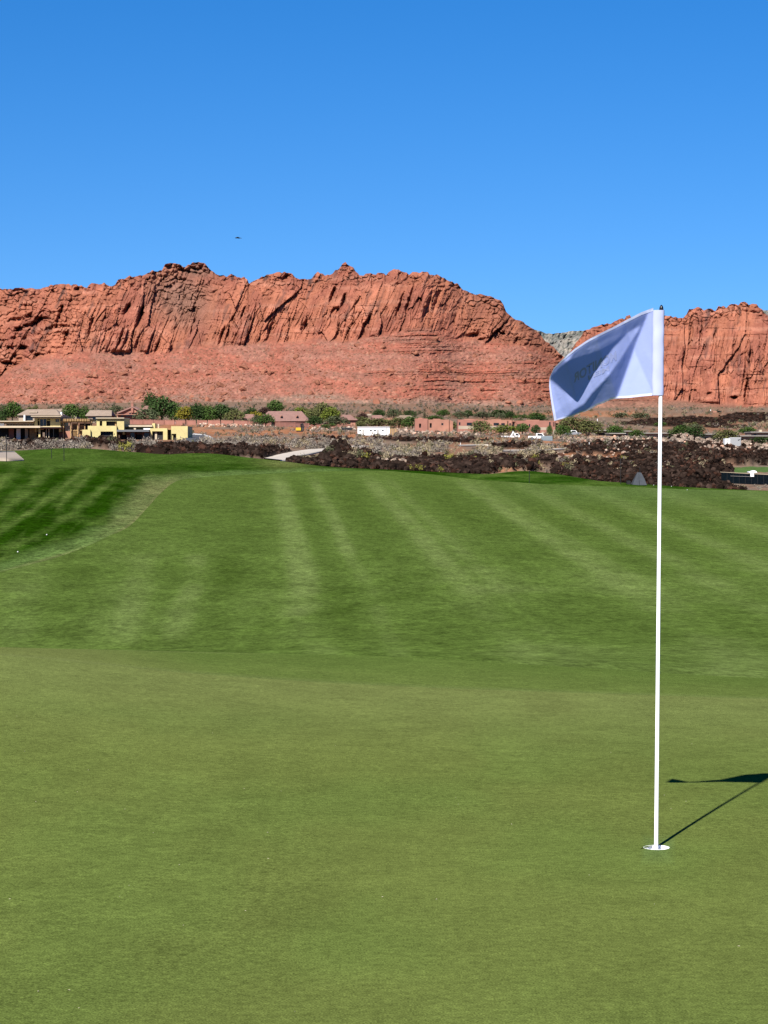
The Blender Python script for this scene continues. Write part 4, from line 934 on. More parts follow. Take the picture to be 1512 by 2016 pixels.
# the unfinished yellow house on the left
h = House('unfinished_house', 200, 866, 'long flat roofed yellow house under construction with open window holes', 'house')
h.wall(337, 369.5, 839, 869, 0, 12, M_YEL, [(336.5 + 1, 347, 854, 868, M_SHADE)])
h.wall(295, 329, 843, 867, .6, 12, M_YEL, [(299, 320.5, 849, 866, M_SHADE)]); h.box('post', 304, 308, 850, 866, 1.2, .3, M_CREAM)
h.box('parapet', 297, 302.5, 833, 842.8, 3, 3, M_YEL); h.box('vent_stack', 307, 309.5, 834, 842.8, 4, .5, M_CREAM); h.box('roof_slab', 329.3, 336.6, 842.5, 846, 1, 10, M_OSB); h.box('recess_shade', 329.3, 336.6, 846, 868, 2.4, .3, M_SHADE)  # the dark sheet set in the gap imitates the shade there
h.box('fascia', 240, 298, 837, 840, 2, 9, M_CREAM); h.box('parapet', 244.5, 295, 840.1, 846, 4.2, 7, M_YEL); h.box('roof_slab', 231, 294.5, 846.1, 850, -1.2, 11, M_GREYR)
h.box('railing', 281, 294, 843, 845.5, 1.5, .2, M_WHITE); h.box('railing', 262, 266, 842.5, 845.5, 1.5, .2, M_CREAM)
h.wall(232, 294.6, 850.2, 867, 2.8, 9, M_PINKW, [(234, 246, 851, 866, M_SHADE), (254, 262, 851.5, 866), (263.5, 277, 851, 866, M_SHADE), (281, 291, 852, 865)])
h.wall(190, 244, 824, 846, .3, 11, M_YEL, [(196, 201, 829, 839, M_SHADE), (209, 230, 829.5, 843, M_SHADE)]); h.box('post', 225.5, 228.5, 829.5, 843, .9, .3, M_WOOD)
h.box('fascia', 189, 245, 822.2, 823.9, -.3, 12, M_CREAM)
h.wall(174, 230.5, 838.5, 866, -.9, 4, M_YEL, [(199, 224, 849.5, 865, M_SHADE)]); h.box('wall', 164, 180, 846, 866, -1.6, .5, M_YEL)
# timber pergola between the blocks
for k in range(17): h.box('slat', 123.5 + k * 3.25, 125.2 + k * 3.25, 824.5, 829.5, -1, 9, M_WOOD)
h.box('beam', 121, 181, 829.8, 832, 0, .4, M_WOOD)
for px in (124, 138, 152, 166, 178): h.box('post', px, px + 1.7, 832.1, 866, .1, .35, M_WOOD)
h.box('sheathing', 127, 137.5, 838, 846, 1.5, .3, M_CREAM); h.box('sheathing', 140, 151.5, 833, 862, 1.4, .3, M_OSB); h.box('sheathing', 154, 165, 836, 862, 1.7, .3, M_OSB); h.box('recess_shade', 153.5, 178, 833, 846, 2.6, .3, M_SHADE); h.box('beam', 137, 166, 846, 848, 1.0, .3, M_WOOD)
for k in range(5): h.box('stud', 141 + 2.4 * k, 141.8 + 2.4 * k, 838, 862, 1.1, .25, M_WOOD)
h.box('sheathing', 127, 139, 848.5, 862, .8, .3, M_PINKL)
# left block with deep flat roof
h.wall(68, 119, 823.9, 841, 0, 12, M_YEL, [(74, 78, 824.5, 839, M_SHADE), (78.8, 91.5, 825, 839), (92, 99, 824.5, 839, M_SHADE), (109.5, 116, 825, 830.5)])
h.box('curtain', 79, 91, 825, 836, .7, .08, M_WHITE); h.box('window_frame', 84.8, 85.6, 825, 839, .12, .12, M_CREAM); h.box('window_frame', 112.4, 113.2, 825, 830.5, .1, .1, M_CREAM)
h.box('roof_slab', 64, 123, 819, 820.6, -2, 15, M_CREAM); h.box('soffit', 66, 121, 821.4, 823.7, -1.2, 13, M_CREAM); h.box('recess_shade', 67, 120, 820.7, 821.3, -1.4, 12, M_STEEL)  # thin dark strip coloured as the shade between the slabs, also below
h.box('roof_slab', 83, 124.5, 840.0, 841.2, -3, 9, M_CREAM); h.box('roof_slab', 84, 123, 842.2, 843.6, -2.6, 9, M_PINKL); h.box('recess_shade', 84.5, 122, 841.3, 842.1, -2.4, 8, M_STEEL)
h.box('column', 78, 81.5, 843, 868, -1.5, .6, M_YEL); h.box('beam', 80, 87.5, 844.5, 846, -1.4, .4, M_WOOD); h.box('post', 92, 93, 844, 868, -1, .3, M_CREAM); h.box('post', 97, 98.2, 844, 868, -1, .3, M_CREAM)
h.box('recess_shade', 82, 122, 843.7, 868, 4.5, .3, M_SHADE); h.box('sheathing', 112, 121, 846, 868, 3.2, .3, M_PINKW)
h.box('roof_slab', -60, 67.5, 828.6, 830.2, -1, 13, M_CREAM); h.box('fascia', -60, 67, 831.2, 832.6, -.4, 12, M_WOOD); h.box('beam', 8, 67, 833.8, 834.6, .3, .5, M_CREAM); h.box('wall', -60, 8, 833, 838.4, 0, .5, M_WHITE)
h.box('recess_shade', 8, 67.5, 834.7, 838.5, 3, .3, M_SHADE)
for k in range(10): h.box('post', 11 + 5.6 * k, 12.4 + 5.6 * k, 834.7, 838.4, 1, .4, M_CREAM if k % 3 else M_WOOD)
h.box('roof_slab', -60, 83.5, 838.6, 842.4, -3, 12, M_CREAM); h.box('recess_shade', -60, 78, 842.5, 868, 4, .3, M_SHADE)
for px, w_, m_ in ((14, 10, M_PINKW), (29, 8, M_WHITE), (46, 6, M_CREAM), (55, 14, M_WOOD)): h.box('sheathing', px, px + w_, 843.5, 868, 2.2, .3, m_)

# houses beyond
g_ = 'houses at the foot of the red mountain'
h = House('tile_roof_house', 80, 834, 'low house with a wide beige tile roof behind the yellow house, at the left', 'house', group=g_)
h.wall(36, 122, 816.5, 834, 1, 16, M_BEIGE, [(51, 64, 818, 828), (72, 82, 818.5, 829), (100, 112, 818.5, 828)]); h.hip(34, 118, 816.4, 805, .5, 17, M_TILE_T, .16); h.box('column', 47, 50, 817, 834, -.6, .6, M_WHITE); h.box('chimney', 115.5, 118.5, 811, 817, 5, 2, M_WHITE)
h.box('gable', 56, 72, 810, 812.4, 2, 1.5, M_BEIGE)
h = House('tile_roof_house', 195, 832, 'low beige tile roofed house between the leafy trees and the pink gabled house', 'house', group=g_)
h.wall(172, 218, 818, 832, 1, 14, M_BEIGE, [(182, 200, 820, 829), (205, 213, 820, 828)]); h.hip(168, 220, 817.9, 807, .5, 15, M_TILE_T, .08)
h = House('tile_roof_house', 110, 828, 'pale tile roof showing behind the two leafy green trees', 'house', group=g_)
h.wall(104, 150, 812, 826, 1, 14, M_BEIGE, [(110, 118, 814, 822)]); h.hip(100, 152, 811.9, 804.5, .5, 15, M_TILE_T, .15)
h = House('gabled_house', 256, 832, 'pink house with a front gable and a tall chimney', 'house', group=g_)
h.wall(230, 298, 812.5, 832, 2, 15, M_PINKW, [(238, 241, 814, 820), (253.5, 257, 809 + 4, 815.5), (263.5, 267, 812.6 + .4, 815.5), (246, 266, 817, 819.5)])
mb = MB(); mb.prismy([(h.X(232), h.Z(812.4)), (h.X(282), h.Z(812.4)), (h.X(261), h.Z(801))], h.Y + 1.8, h.Y + 16); mb.build('gable', M_PINKL, h.o)
mb = MB(); a0, a1, am = (h.X(229), h.Z(812)), (h.X(284), h.Z(812)), (h.X(261), h.Z(799.6))
mb.prismy([a0, am, (am[0], am[1] - .5), (a0[0] + .3, a0[1] - .55)], h.Y + .8, h.Y + 17); mb.prismy([am, a1, (a1[0] - .3, a1[1] - .55), (am[0], am[1] - .5)], h.Y + .8, h.Y + 17); mb.build('roof', M_TILE_P, h.o)
h.box('chimney', 257.5, 262, 794, 812.3, .9, .8, M_PINKW); h.box('chimney_cap', 257, 262.5, 793, 794, .8, 1, M_PINKL); h.hip(275, 299, 806, 798, 4, 10, M_TILE_P, .3)
h.box('patio_roof', 230, 279, 815.6, 816.8, -1.5, 3.4, M_PINKL); h.box('post', 231, 232.5, 816.9, 832, -1.2, .4, M_PINKL); h.box('post', 276, 277.5, 816.9, 832, -1.2, .4, M_PINKL)
h = House('hip_roof_house', 560, 836, 'house with a broad pink hip roof seen over the boulder bank', 'house', group=g_)
h.wall(524, 607, 828.2, 836, 1, 20, M_PINKW, [(547, 552, 830, 834), (575, 581, 830, 834)]); h.hip(508, 609, 828, 808.5, 0, 24, M_TILE_P, .17)
for px in (554, 585): h.box('dormer_vent', px - 3, px + 1, 817.5, 820.2, 1.5, 3, M_PINKL); h.box('vent_shade', px - .6, px + .8, 818.3, 820, 1.3, .2, M_SHADE)  # dark plate painted as the shade in the vent slot
h = House('hip_roof_house', 490, 834, 'small pink roofed house half hidden by trees, left of the broad hip roof', 'house', group=g_)
h.wall(484, 500, 826.4, 834, 1, 10, M_PINKW, [(488, 491, 828, 831)]); h.hip(478, 502, 826.3, 815, .5, 11, M_TILE_P, .12)
h = House('hip_roof_house', 680, 838, 'low pinkish roofed house left of the white site office', 'house', group=g_)
h.wall(671, 702, 826, 838, 1, 12, M_PINKL, [(686, 690, 830, 835)]); h.hip(661, 704, 825.9, 816, .5, 14, M_TILE_P, .35)
h = House('flat_roof_house', 745, 830, 'pale pink tile roofed house behind the white site office', 'house', group=g_)
h.wall(736, 762, 826, 836, 1, 12, M_PINKL, [(741, 743, 820 + 8, 832)]); h.hip(728, 757, 825.9, 816.8, .5, 13, M_TILE_P, .2); h.box('chimney', 723, 731, 814.5, 817.5, 5, 2, M_BEIGE); h.box('wall', 757, 782, 823.5, 834, 1.5, 8, M_PINKL)
h = House('dome_roof_house', 800, 836, 'tan hip roofed house just left of the long pink flat roofed house', 'house', group=g_)
h.wall(776, 816, 824, 838, 1, 12, M_PINKL, [(795, 798, 828, 834)]); h.hip(774, 822, 823.9, 817, .5, 13, M_TILE_B, .3)
def pueblo(px, pyb, label, blocks, rails=()):
    h = House('pueblo_house', px, pyb, label, 'house', group=g_)
    for (x0, x1, yt, yb, dy, holes) in blocks: h.wall(x0, x1, yt, yb, dy, 11, M_PINKL if dy else M_PINKW, holes)
    for (x0, x1, yt, yb) in rails: h.box('garden_wall', x0, x1, yt, yb, -3, .4, M_BEIGE)
    for (x0, x1, yt, yb, dy, holes) in blocks[:3]: h.box('parapet', x0 + (x1 - x0) * .25, x0 + (x1 - x0) * .6, yt - 1.6, yt - .05, dy + .3, 9, M_PINKL)
    return h
pueblo(850, 850, 'long pink flat roofed house behind olive trees, left of the stepped one', [(817, 842, 824, 850, 0, [(825, 829, 834, 842, M_SHADE)]), (842.2, 884, 826, 850, .6, [(869, 873, 833, 837), (846, 850, 833, 842, M_SHADE)]), (884.2, 892, 829, 850, 1.2, [])])
pueblo(935, 852, 'stepped pink flat roofed house with large dark windows', [(901, 954, 826, 852, 0, [(903.5, 906.5, 831.5, 837), (919, 929, 832, 838), (934, 941, 832, 837)]), (954.2, 1007.5, 827, 852, .7, [(972, 982.5, 832.5, 838), (987, 994, 833, 838), (999, 1001, 827.5 + 1, 838, M_SHADE), (1003, 1006, 833, 838)])],
       [(902, 945, 838.6, 845), (962, 1006, 839, 846)])
pueblo(1065, 854, 'pink flat roofed house nearest the flag corner, with a dark tower niche', [(1016, 1093, 828, 854, 0, [(1018, 1023, 835, 839), (1041, 1044, 835, 841), (1081, 1084, 831, 842), (1089.5, 1091.5, 831, 840)]), (1007.8, 1015.8, 829, 854, 1.4, [(1008.6, 1015, 830, 842, M_SHADE)]), (1093.2, 1104, 830, 854, 1.2, [(1094, 1099, 833, 844, M_SHADE)])], [(1056, 1078, 841.5, 847), (1088, 1108, 846, 852)])
def greyhouse(px, pyb, x0, x1, yt, label, holes, canopy=None):
    h = House('flat_roof_house', px, pyb, label, 'house', group=g_); h.wall(x0, x1, yt + 1.6, pyb + 1, 0, 12, M_BEIGE, holes); h.box('roof_slab', x0 - 1.5, x1 + 1.5, yt, yt + 1.5, -1.4, 14, M_GREYB)
    if canopy: h.box('canopy', *canopy, -3, 3, M_GREYB)
    return h
greyhouse(1185, 857, 1170, 1196, 846.5, 'small grey flat roofed house at the right of the olive trees', [(1173, 1192, 852.5, 857, M_SHADE)])
greyhouse(1215, 861, 1200, 1230, 852.5, 'low grey carport with a pale roof between two green trees', [(1204, 1226, 856, 861, M_SHADE)])
greyhouse(1240, 860, 1226, 1248, 848, 'pale square house just behind the low grey carport', [(1230, 1234, 852, 857)])
greyhouse(1290, 864, 1263, 1322, 852, 'long low pale house passing behind the flagstick', [(1276, 1284, 858.5, 863, M_SHADE), (1294, 1321, 859, 864, M_SHADE)])
greyhouse(1395, 868, 1380, 1410, 854, 'pale house with a wide dark garage between the two bushy trees', [(1386, 1407, 861, 867, M_SHADE)])
greyhouse(1478, 871, 1452, 1514, 857.5, 'long pale house with a deep shaded porch behind the white enclosed trailer', [(1459, 1488, 864, 870, M_SHADE), (1497, 1510, 862.5, 866)])
h = greyhouse(1490, 862, 1478, 1520, 850, 'beige flat house with a square chimney at the right edge', [(1484, 1490, 854, 857)]); h.box('chimney', 1498, 1503, 846, 849.9, 3, 2, M_CREAM)
h = House('pink_cabin', 1410, 812, 'tiny far pink house with a dark porch below the right cliff', 'house', group=g_); h.wall(1399, 1411, 809, 813, 0, 10, M_PINKL, [(1402, 1404, 810.5, 812.5)]); h.wall(1411.2, 1421, 808.6, 813, 1, 9, M_SHADE, [(1413, 1418, 809.5, 812.5, M_SHADE)]); h.box('chimney', 1400, 1401, 806, 808.9, 3, 1, M_WHITE)  # porch block coloured dark all over to stand for its shade

# boundary walls, built as bays
def baywall(label, pts, hpx, m, name='boundary_wall'):
    P = [on(x, y) for x, y in pts]; o = empty(name, P[0], label, 'wall')
    for a, b in zip(P[:-1], P[1:]):
        d = (b - a); L = d.length; d.normalize(); nrm = Vector((-d.y, d.x, 0)) * .15; hh = hpx / F * a.y
        for kind, t0, t1, up, wd in (('wall_bay', .5 / L, 1 - .5 / L, 0, 1), ('pier', 0, .5 / L, .3, 1.6), ('coping', .5 / L, 1 - .5 / L, None, 1.5)):
            p0, p1 = a + d * L * t0, a + d * L * t1; z0, z1 = (-1, hh + (up or 0)) if up is not None else (hh + .01, hh + .22)
            mb = MB(); mb.v = [tuple(q + nrm * s_ * wd + Vector((0, 0, zz))) for q, zz in ((p0, z0), (p1, z0), (p1, z1), (p0, z1)) for s_ in (-1, 1)]
            mb.f = [(0, 2, 4, 6), (1, 7, 5, 3), (0, 1, 3, 2), (2, 3, 5, 4), (4, 5, 7, 6), (6, 7, 1, 0)]; mb.build(kind, m, o)
    return o
baywall('long pink boundary wall running below the dark trees', [(242, 834.5), (262, 835), (283, 835.4), (304, 835.8), (325, 836.2), (346, 836.4), (367, 836.6), (388, 836.6), (410, 836.6), (436, 836.8), (462, 837), (490, 837.4), (520, 838), (550, 839.5), (580, 841), (608, 843)], 8, M_PINKW)
baywall('pink garden wall behind the dark storage bin', [(608, 840), (640, 841), (672, 842), (700, 843)], 4, M_PINKW)
baywall('tan retaining wall along the dirt road below the olive trees', [(1100, 864.5), (1130, 864), (1160, 864), (1190, 864.5), (1215, 865)], 4, mat('tan_block', (.50, .33, .21), .9, noises=[(.5, .8, 1.15, 3)]))

# ------------------------------------------------------------------ vehicles and plant on the building ground
M_YPAINT = mat('yellow_machine_paint', (.75, .48, .03), .45); M_SILV = mat('silver_paint', (.45, .46, .48), .35, metal=.4); M_GREYC = mat('container_paint', (.26, .32, .36), .6, noises=[(.5, .85, 1.1, 2)])
M_TIMB = mat('brown_crate_timber', (.42, .27, .17), .85, noises=[(1, .75, 1.2, 3)])
def wheel(root, x, y, z, r, w=.22, side=-1):
    mb = MB(); mb.tube([(x, y - w / 2, z), (x, y + w / 2, z)], r, 14); o = mb.build('wheel', M_RUB, root)
    mb = MB(); mb.tube([(x, y - w / 2 - .02, z), (x, y - w / 2 + .03, z)], r * .55, 10); q = mb.build('rim', M_RIM, None); q.data.transform(Matrix.Translation(-root.location)); q.parent = o
def place(name, px, pyb, label, cat, group=None):
    p = on(px, pyb); return empty(name, p, label, cat, group), p
def side_body(root, p, prof, w, m, name='body', y0=0):
    mb = MB(); mb.prismy([(p.x + x, p.z + z) for x, z in prof], p.y + y0, p.y + y0 + w); return mb.build(name, m, root, bevel=.04)
# silver car by the pink wall
r, p = place('parked_car', 348, 836, 'silver car parked by the pink boundary wall left of the asphalt road', 'car')
side_body(r, p, [(-2.2, .3), (2.2, .3), (2.25, .75), (2.0, .95), (1.1, 1.02), (-1.9, 1.08), (-2.25, .8)], 1.8, M_SILV); side_body(r, p, [(-1.8, 1.06), (1.0, 1.0), (.45, 1.5), (-1.1, 1.55)], 1.6, M_GLASS, 'cabin', .1); side_body(r, p, [(-1.15, 1.553), (.5, 1.503), (.4, 1.58), (-1.05, 1.62)], 1.5, M_SILV, 'roof', .15)
for dx in (-1.35, 1.35): wheel(r, p.x + dx, p.y + .05, p.z + .33, .34); wheel(r, p.x + dx, p.y + 1.75, p.z + .33, .34)
# white pickup near the grey container
r, p = place('pickup_truck', 1061, 867, 'white pickup truck beside the grey container on the red dirt', 'truck')
side_body(r, p, [(-2.6, .45), (2.6, .45), (2.65, 1.0), (1.4, 1.1), (-2.65, 1.1)], 1.9, M_WHITE); side_body(r, p, [(-.7, 1.1), (1.4, 1.1), (.9, 1.75), (-.6, 1.8)], 1.7, M_WHITE, 'cab', .1); side_body(r, p, [(-.4, 1.2), (1.1, 1.2), (.75, 1.65), (-.35, 1.68)], .05, M_GLASS, 'side_window', .04)
for dx in (-1.7, 1.7): wheel(r, p.x + dx, p.y + .02, p.z + .42, .43); wheel(r, p.x + dx, p.y + 1.85, p.z + .42, .43)
# grey container
r, p = place('shipping_container', 1077, 867.5, 'grey blue steel container standing on the red dirt', 'container')
w = 21 / F * p.y; hh = 9.5 / F * p.y; mb = MB(); mb.box(p.x - w / 2, p.x + w / 2, p.y, p.y + 2.4, p.z, p.z + hh); mb.build('body', M_GREYC, r)
for k in range(14): MB().box(p.x - w / 2 + .15 + k * (w - .5) / 13, p.x - w / 2 + .3 + k * (w - .5) / 13, p.y - .06, p.y, p.z + .15, p.z + hh - .15).build('rib', M_GREYC, r)
MB().box(p.x + w / 2, p.x + w / 2 + .05, p.y + .1, p.y + 1.15, p.z + .1, p.z + hh - .1).build('door', M_GREYC, r); MB().box(p.x + w / 2, p.x + w / 2 + .05, p.y + 1.25, p.y + 2.3, p.z + .1, p.z + hh - .1).build('door', M_GREYC, r)
# crane truck
r, p = place('crane_truck', 1004, 863, 'white flatbed truck with a folded crane on the red dirt', 'truck')
u = p.y / F
MB().box(p.x - 18 * u, p.x + 8 * u, p.y, p.y + 2.4, p.z + 2.4 * u, p.z + 5 * u).build('flatbed', M_WHITE, r)
side_body(r, p, [(9 * u, 2 * u), (19 * u, 2 * u), (19.5 * u, 6 * u), (16 * u, 10 * u), (9 * u, 10 * u)], 2.3, M_WHITE, 'cab', .05); side_body(r, p, [(11 * u, 6 * u), (18 * u, 6 * u), (15.7 * u, 9.3 * u), (11 * u, 9.3 * u)], .06, M_GLASS, 'side_window', -.02)
MB().tube([p + Vector((3 * u, 1.2, 5 * u)), p + Vector((7 * u, 1.2, 14 * u)), p + Vector((9.5 * u, 1.2, 8 * u))], .22, 6).build('crane_arm', M_WHITE, r); MB().box(p.x - 24 * u, p.x - 18.2 * u, p.y + .2, p.y + 2.2, p.z + 3 * u, p.z + 5.5 * u).build('tailgate', M_STEEL, r)
for dx in (-12, -7, 14): wheel(r, p.x + dx * u, p.y, p.z + 2 * u, 2.1 * u, .3); wheel(r, p.x + dx * u, p.y + 2.3, p.z + 2 * u, 2.1 * u, .3)
r, p = place('pickup_truck', 1128, 858.5, 'white pickup with dark trim parked under the largest olive tree', 'truck')
side_body(r, p, [(-2.6, .45), (2.6, .45), (2.65, 1.0), (1.4, 1.1), (-2.65, 1.1)], 1.9, M_SILV); side_body(r, p, [(-.7, 1.1), (1.4, 1.1), (.9, 1.75), (-.6, 1.8)], 1.7, M_WHITE, 'cab', .1); side_body(r, p, [(-.4, 1.2), (1.1, 1.2), (.75, 1.65), (-.35, 1.68)], .05, M_GLASS, 'side_window', .04)
for dx in (-1.7, 1.7): wheel(r, p.x + dx, p.y + .02, p.z + .42, .43); wheel(r, p.x + dx, p.y + 1.85, p.z + .42, .43)
# white site office
h = House('site_office', 737, 858, 'long white site office trailer with small windows and a door', 'cabin')
h.wall(704, 767, 841.2, 857, 0, 3.2, M_WHITE, [(707.5, 710.5, 846, 849.5), (728.5, 732, 846, 849.5), (736.5, 740, 846, 849.5), (752, 755.5, 846, 849)], th=.12)
h.box('door', 713.5, 716, 845.5, 854.5, -.06, .05, M_GREYB); h.box('door', 742.5, 745.5, 845.5, 854.5, -.06, .05, M_GREYB); h.box('roof', 703.4, 767.6, 840.2, 841.1, -.2, 3.6, M_WHITE); h.box('skirting', 704.5, 766.5, 857.1, 859.5, .1, 3, M_GREYB); h.box('end_panel', 760.6, 762, 842, 857, -.05, .04, M_GREYB)
for k, (px, py, wpx, lab) in enumerate(((710, 857, 20, 'low dark heap at the left foot of the white site office'), (748, 858.5, 26, 'dark heap in front of the right half of the white site office'), (659, 853, 11, 'small dark heap on the dirt left of the white site office'), (795, 857, 16, 'dark scrap heap right of the brown wooden crate'))):
    q = on(px, py); w = wpx / F * q.y; its = [(q.x + R.uniform(-.5, .5) * w, q.y + R.uniform(-.5, .8), q.z + R.uniform(0, .3) * w * .3, w * R.uniform(.14, .3), w * .2, w * R.uniform(.1, .2)) for _ in range(16)]
    tag(joined('dark_heap', its, RKLO, M_STEEL, True, k), lab, 'heap')
r, p = place('wooden_crate', 775, 857, 'brown slatted wooden crate at the right end of the white site office', 'crate')
w = 16 / F * p.y; hh = 13 / F * p.y
MB().box(p.x - w / 2, p.x + w / 2, p.y + .12, p.y + 2.4, p.z, p.z + hh).build('body', M_TIMB, r)
for k in range(6): MB().box(p.x - w / 2 + k * w / 6 + .03, p.x - w / 2 + (k + 1) * w / 6 - .08, p.y, p.y + .1, p.z, p.z + hh).build('plank', M_TIMB if k % 2 else M_WOOD, r)
r, p = place('storage_bin', 683, 848, 'dark open topped storage bin behind the white site office', 'bin')
u = p.y / F; side_body(r, p, [(-10 * u, 1 * u), (10 * u, 1 * u), (11 * u, 6 * u), (-10.5 * u, 6 * u)], 2.2, M_STEEL); MB().box(p.x - 10 * u, p.x + 10.5 * u, p.y - .08, p.y - .01, p.z + 5 * u, p.z + 5.6 * u).build('rim_rail', M_GREYR, r)
# excavator
r, p = place('excavator', 590, 850, 'small yellow excavator with a raised dark arm on the orange dirt', 'excavator'); u = p.y / F
for dy in (0, 1.5): side_body(r, p, [(-7 * u, .3), (-6.4 * u, 0), (6 * u, 0), (6.6 * u, .3), (6 * u, 1.9 * u), (-6.4 * u, 1.9 * u)], .5, M_RUB, 'track', dy)
MB().box(p.x - 7.5 * u, p.x + 2.5 * u, p.y + .1, p.y + 1.9, p.z + 2.1 * u, p.z + 8 * u).build('body', M_YPAINT, r, bevel=.06); MB().box(p.x + 2.6 * u, p.x + 5.5 * u, p.y + .2, p.y + 1.5, p.z + 2.1 * u, p.z + 9 * u).build('cab', M_GLASS, r)
MB().tube([p + Vector((3.5 * u, .8, 6 * u)), p + Vector((2.6 * u, .6, 14.5 * u)), p + Vector((6 * u, .5, 15.5 * u))], .28, 6).build('boom', M_STEEL, r); MB().tube([p + Vector((6 * u, .5, 15.5 * u)), p + Vector((7.6 * u, .4, 6 * u))], .22, 6).build('stick_arm', M_STEEL, r)
side_body(r, p + Vector((7.2 * u, 0, 1.5 * u)), [(-1 * u, 0), (1.4 * u, .5 * u), (1.2 * u, 4 * u), (-.6 * u, 4.4 * u)], .8, M_STEEL, 'bucket')
# white enclosed trailer
r, p = place('enclosed_trailer', 1443, 883, 'white enclosed cargo trailer with a dark mark by its rear corner', 'trailer'); u = p.y / F
MB().box(p.x - 5.2 * u, p.x + 16 * u, p.y, p.y + 2.4, p.z + 2.6 * u, p.z + 19.5 * u).build('body', mat('trailer_grey', (.40, .41, .42), .5), r, bevel=.08); MB().box(p.x - 16 * u, p.x - 5.3 * u, p.y - .1, p.y + 2.5, p.z + 3 * u, p.z + 18 * u).build('front_panel', M_WHITE, r, bevel=.05)
MB().box(p.x - 5.2 * u, p.x + 16 * u, p.y - .02, p.y + 2.42, p.z + 19.6 * u, p.z + 20.2 * u).build('roof', M_WHITE, r)
MB().box(p.x - 13.5 * u, p.x - 8 * u, p.y - .13, p.y - .105, p.z + 13.2 * u, p.z + 14.6 * u).build('sign_print', M_GREYB, r); MB().box(p.x - 12.5 * u, p.x - 9.5 * u, p.y - .13, p.y - .105, p.z + 8 * u, p.z + 11 * u).build('sign_print', M_GREYB, r)
mb = MB(); mb.prismy([(p.x + 9 * u, p.z + 15.5 * u), (p.x + 11 * u, p.z + 14.2 * u), (p.x + 14.6 * u, p.z + 17 * u), (p.x + 12 * u, p.z + 16.4 * u)], p.y - .05, p.y - .005); mb.build('logo_mark', M_STEEL, r)
for dx in (2, 7): wheel(r, p.x + dx * u, p.y - .05, p.z + 1.9 * u, 2 * u, .3); wheel(r, p.x + dx * u, p.y + 2.4, p.z + 1.9 * u, 2 * u, .3)
MB().box(p.x - 14 * u, p.x - 12.5 * u, p.y + 1, p.y + 1.3, p.z, p.z + 3 * u).build('jack', M_STEEL, r)

# ------------------------------------------------------------------ edge of the course
M_ROD = mat('black_rod', (.012, .012, .012), .6)
STK = [(13, 908, 857, 'tall black stake at the far left in front of the concrete path'), (105.5, 884, 851, 'tall thin black stake on the mound at left, in front of the yellow house'), (101.6, 895, 877, 'short black stake on the mound of rough'),
       (126, 907.5, 877, 'black stake with a wide cap at the foot of the mound of rough'), (162.6, 885, 866, 'thin black stake on the right shoulder of the left mound'), (139, 882, 866, 'faint thin stake at the top of the left mound'),
       (1042, 951, 928, 'black stake on the rough in front of the lava, right of centre'), (1222, 953, 905, 'tall thin dark pole left of the grey shelter'), (416, 886, 872, 'thin black stake in the grey shrubs right of the yellow house'), (1302, 953, 940, 'short dark stake just right of the flagstick at the lava edge')]
for px, pb, ptop, lab in STK:
    Y = float(Yof(px, pb, 186, 400)) if pb < 890 else float(Yof(px, pb, 120, 172)); z = float(ground(px, Y)); x = float(xat(px, Y, z)); hh = (pb - ptop) / F * Y
    o = empty('rope_stake', (x, Y, z), lab, 'stake', 'black stakes at the edge of the course')
    MB().tube([(x, Y, z - .1), (x, Y, z + hh)], .022, 8).build('rod', M_ROD, o)
    MB().tube([(x, Y, z + hh - .03), (x, Y, z + hh + .03), (x, Y, z + hh + .06)], [.07, .07, .03] if 'cap' in lab else [.035, .035, .015], 8).build('cap', M_ROD, o)
for px, pb, ptop, lab in ((863.5, 880, 873, 'white marker stake in the tan grass above the lava face, left one'), (906.5, 878.5, 871, 'white marker stake in the tan grass above the lava face, right one'), (1160, 882.5, 875, 'white marker stake on the dirt above the big lava field'), (1194.5, 875.5, 869, 'small white marker stake below the grey carport'), (1176, 829, 824, 'white post on the red slope under the flag hem')):
    q = on(px, pb); hh = (pb - ptop) / F * q.y; o = empty('marker_stake', q, lab, 'stake', 'white marker stakes'); w = .05 * q.y / 500
    MB().box(q.x - w, q.x + w, q.y - w, q.y + w, q.z - .1, q.z + hh * .86).build('post', M_WHITE, o); mb = MB(); mb.tube([(q.x, q.y, q.z + hh * .87), (q.x, q.y, q.z + hh)], [w * 1.3, w * .3], 4); mb.build('point', M_WHITE, o)
# golf balls lying about
M_BALL = mat('ball_white', (.8, .8, .78), .35)
bm = bmesh.new(); bmesh.ops.create_icosphere(bm, subdivisions=2, radius=.0215); BALL = bpy.data.meshes.new('golf_ball'); bm.to_mesh(BALL); bm.free(); BALL.materials.append(M_BALL); BALL.polygons.foreach_set('use_smooth', [True] * len(BALL.polygons))
for px, py, lab in ((35, 1085, 'white golf ball in the dark striped rough, lower one'), (92, 1053, 'white golf ball in the dark striped rough, upper one'), (1287, 954.5, 'white golf ball beside the flagstick at the lava edge'), (1322, 957.5, 'yellowish golf ball right of the flagstick below the lava'), (1353, 965, 'white golf ball furthest right at the end of the dark rough')):
    Y = float(Yof(px, py, 27, 164)); z = float(zgolf(px, Y)); o = link('golf_ball', BALL); o.location = (float(xat(px, Y, z)), Y, z + .02); s = .9 if py > 1000 else 1.3; o.scale = (s, s, s)
    tag(o, lab, 'golf ball', 'golf balls left on the grass')
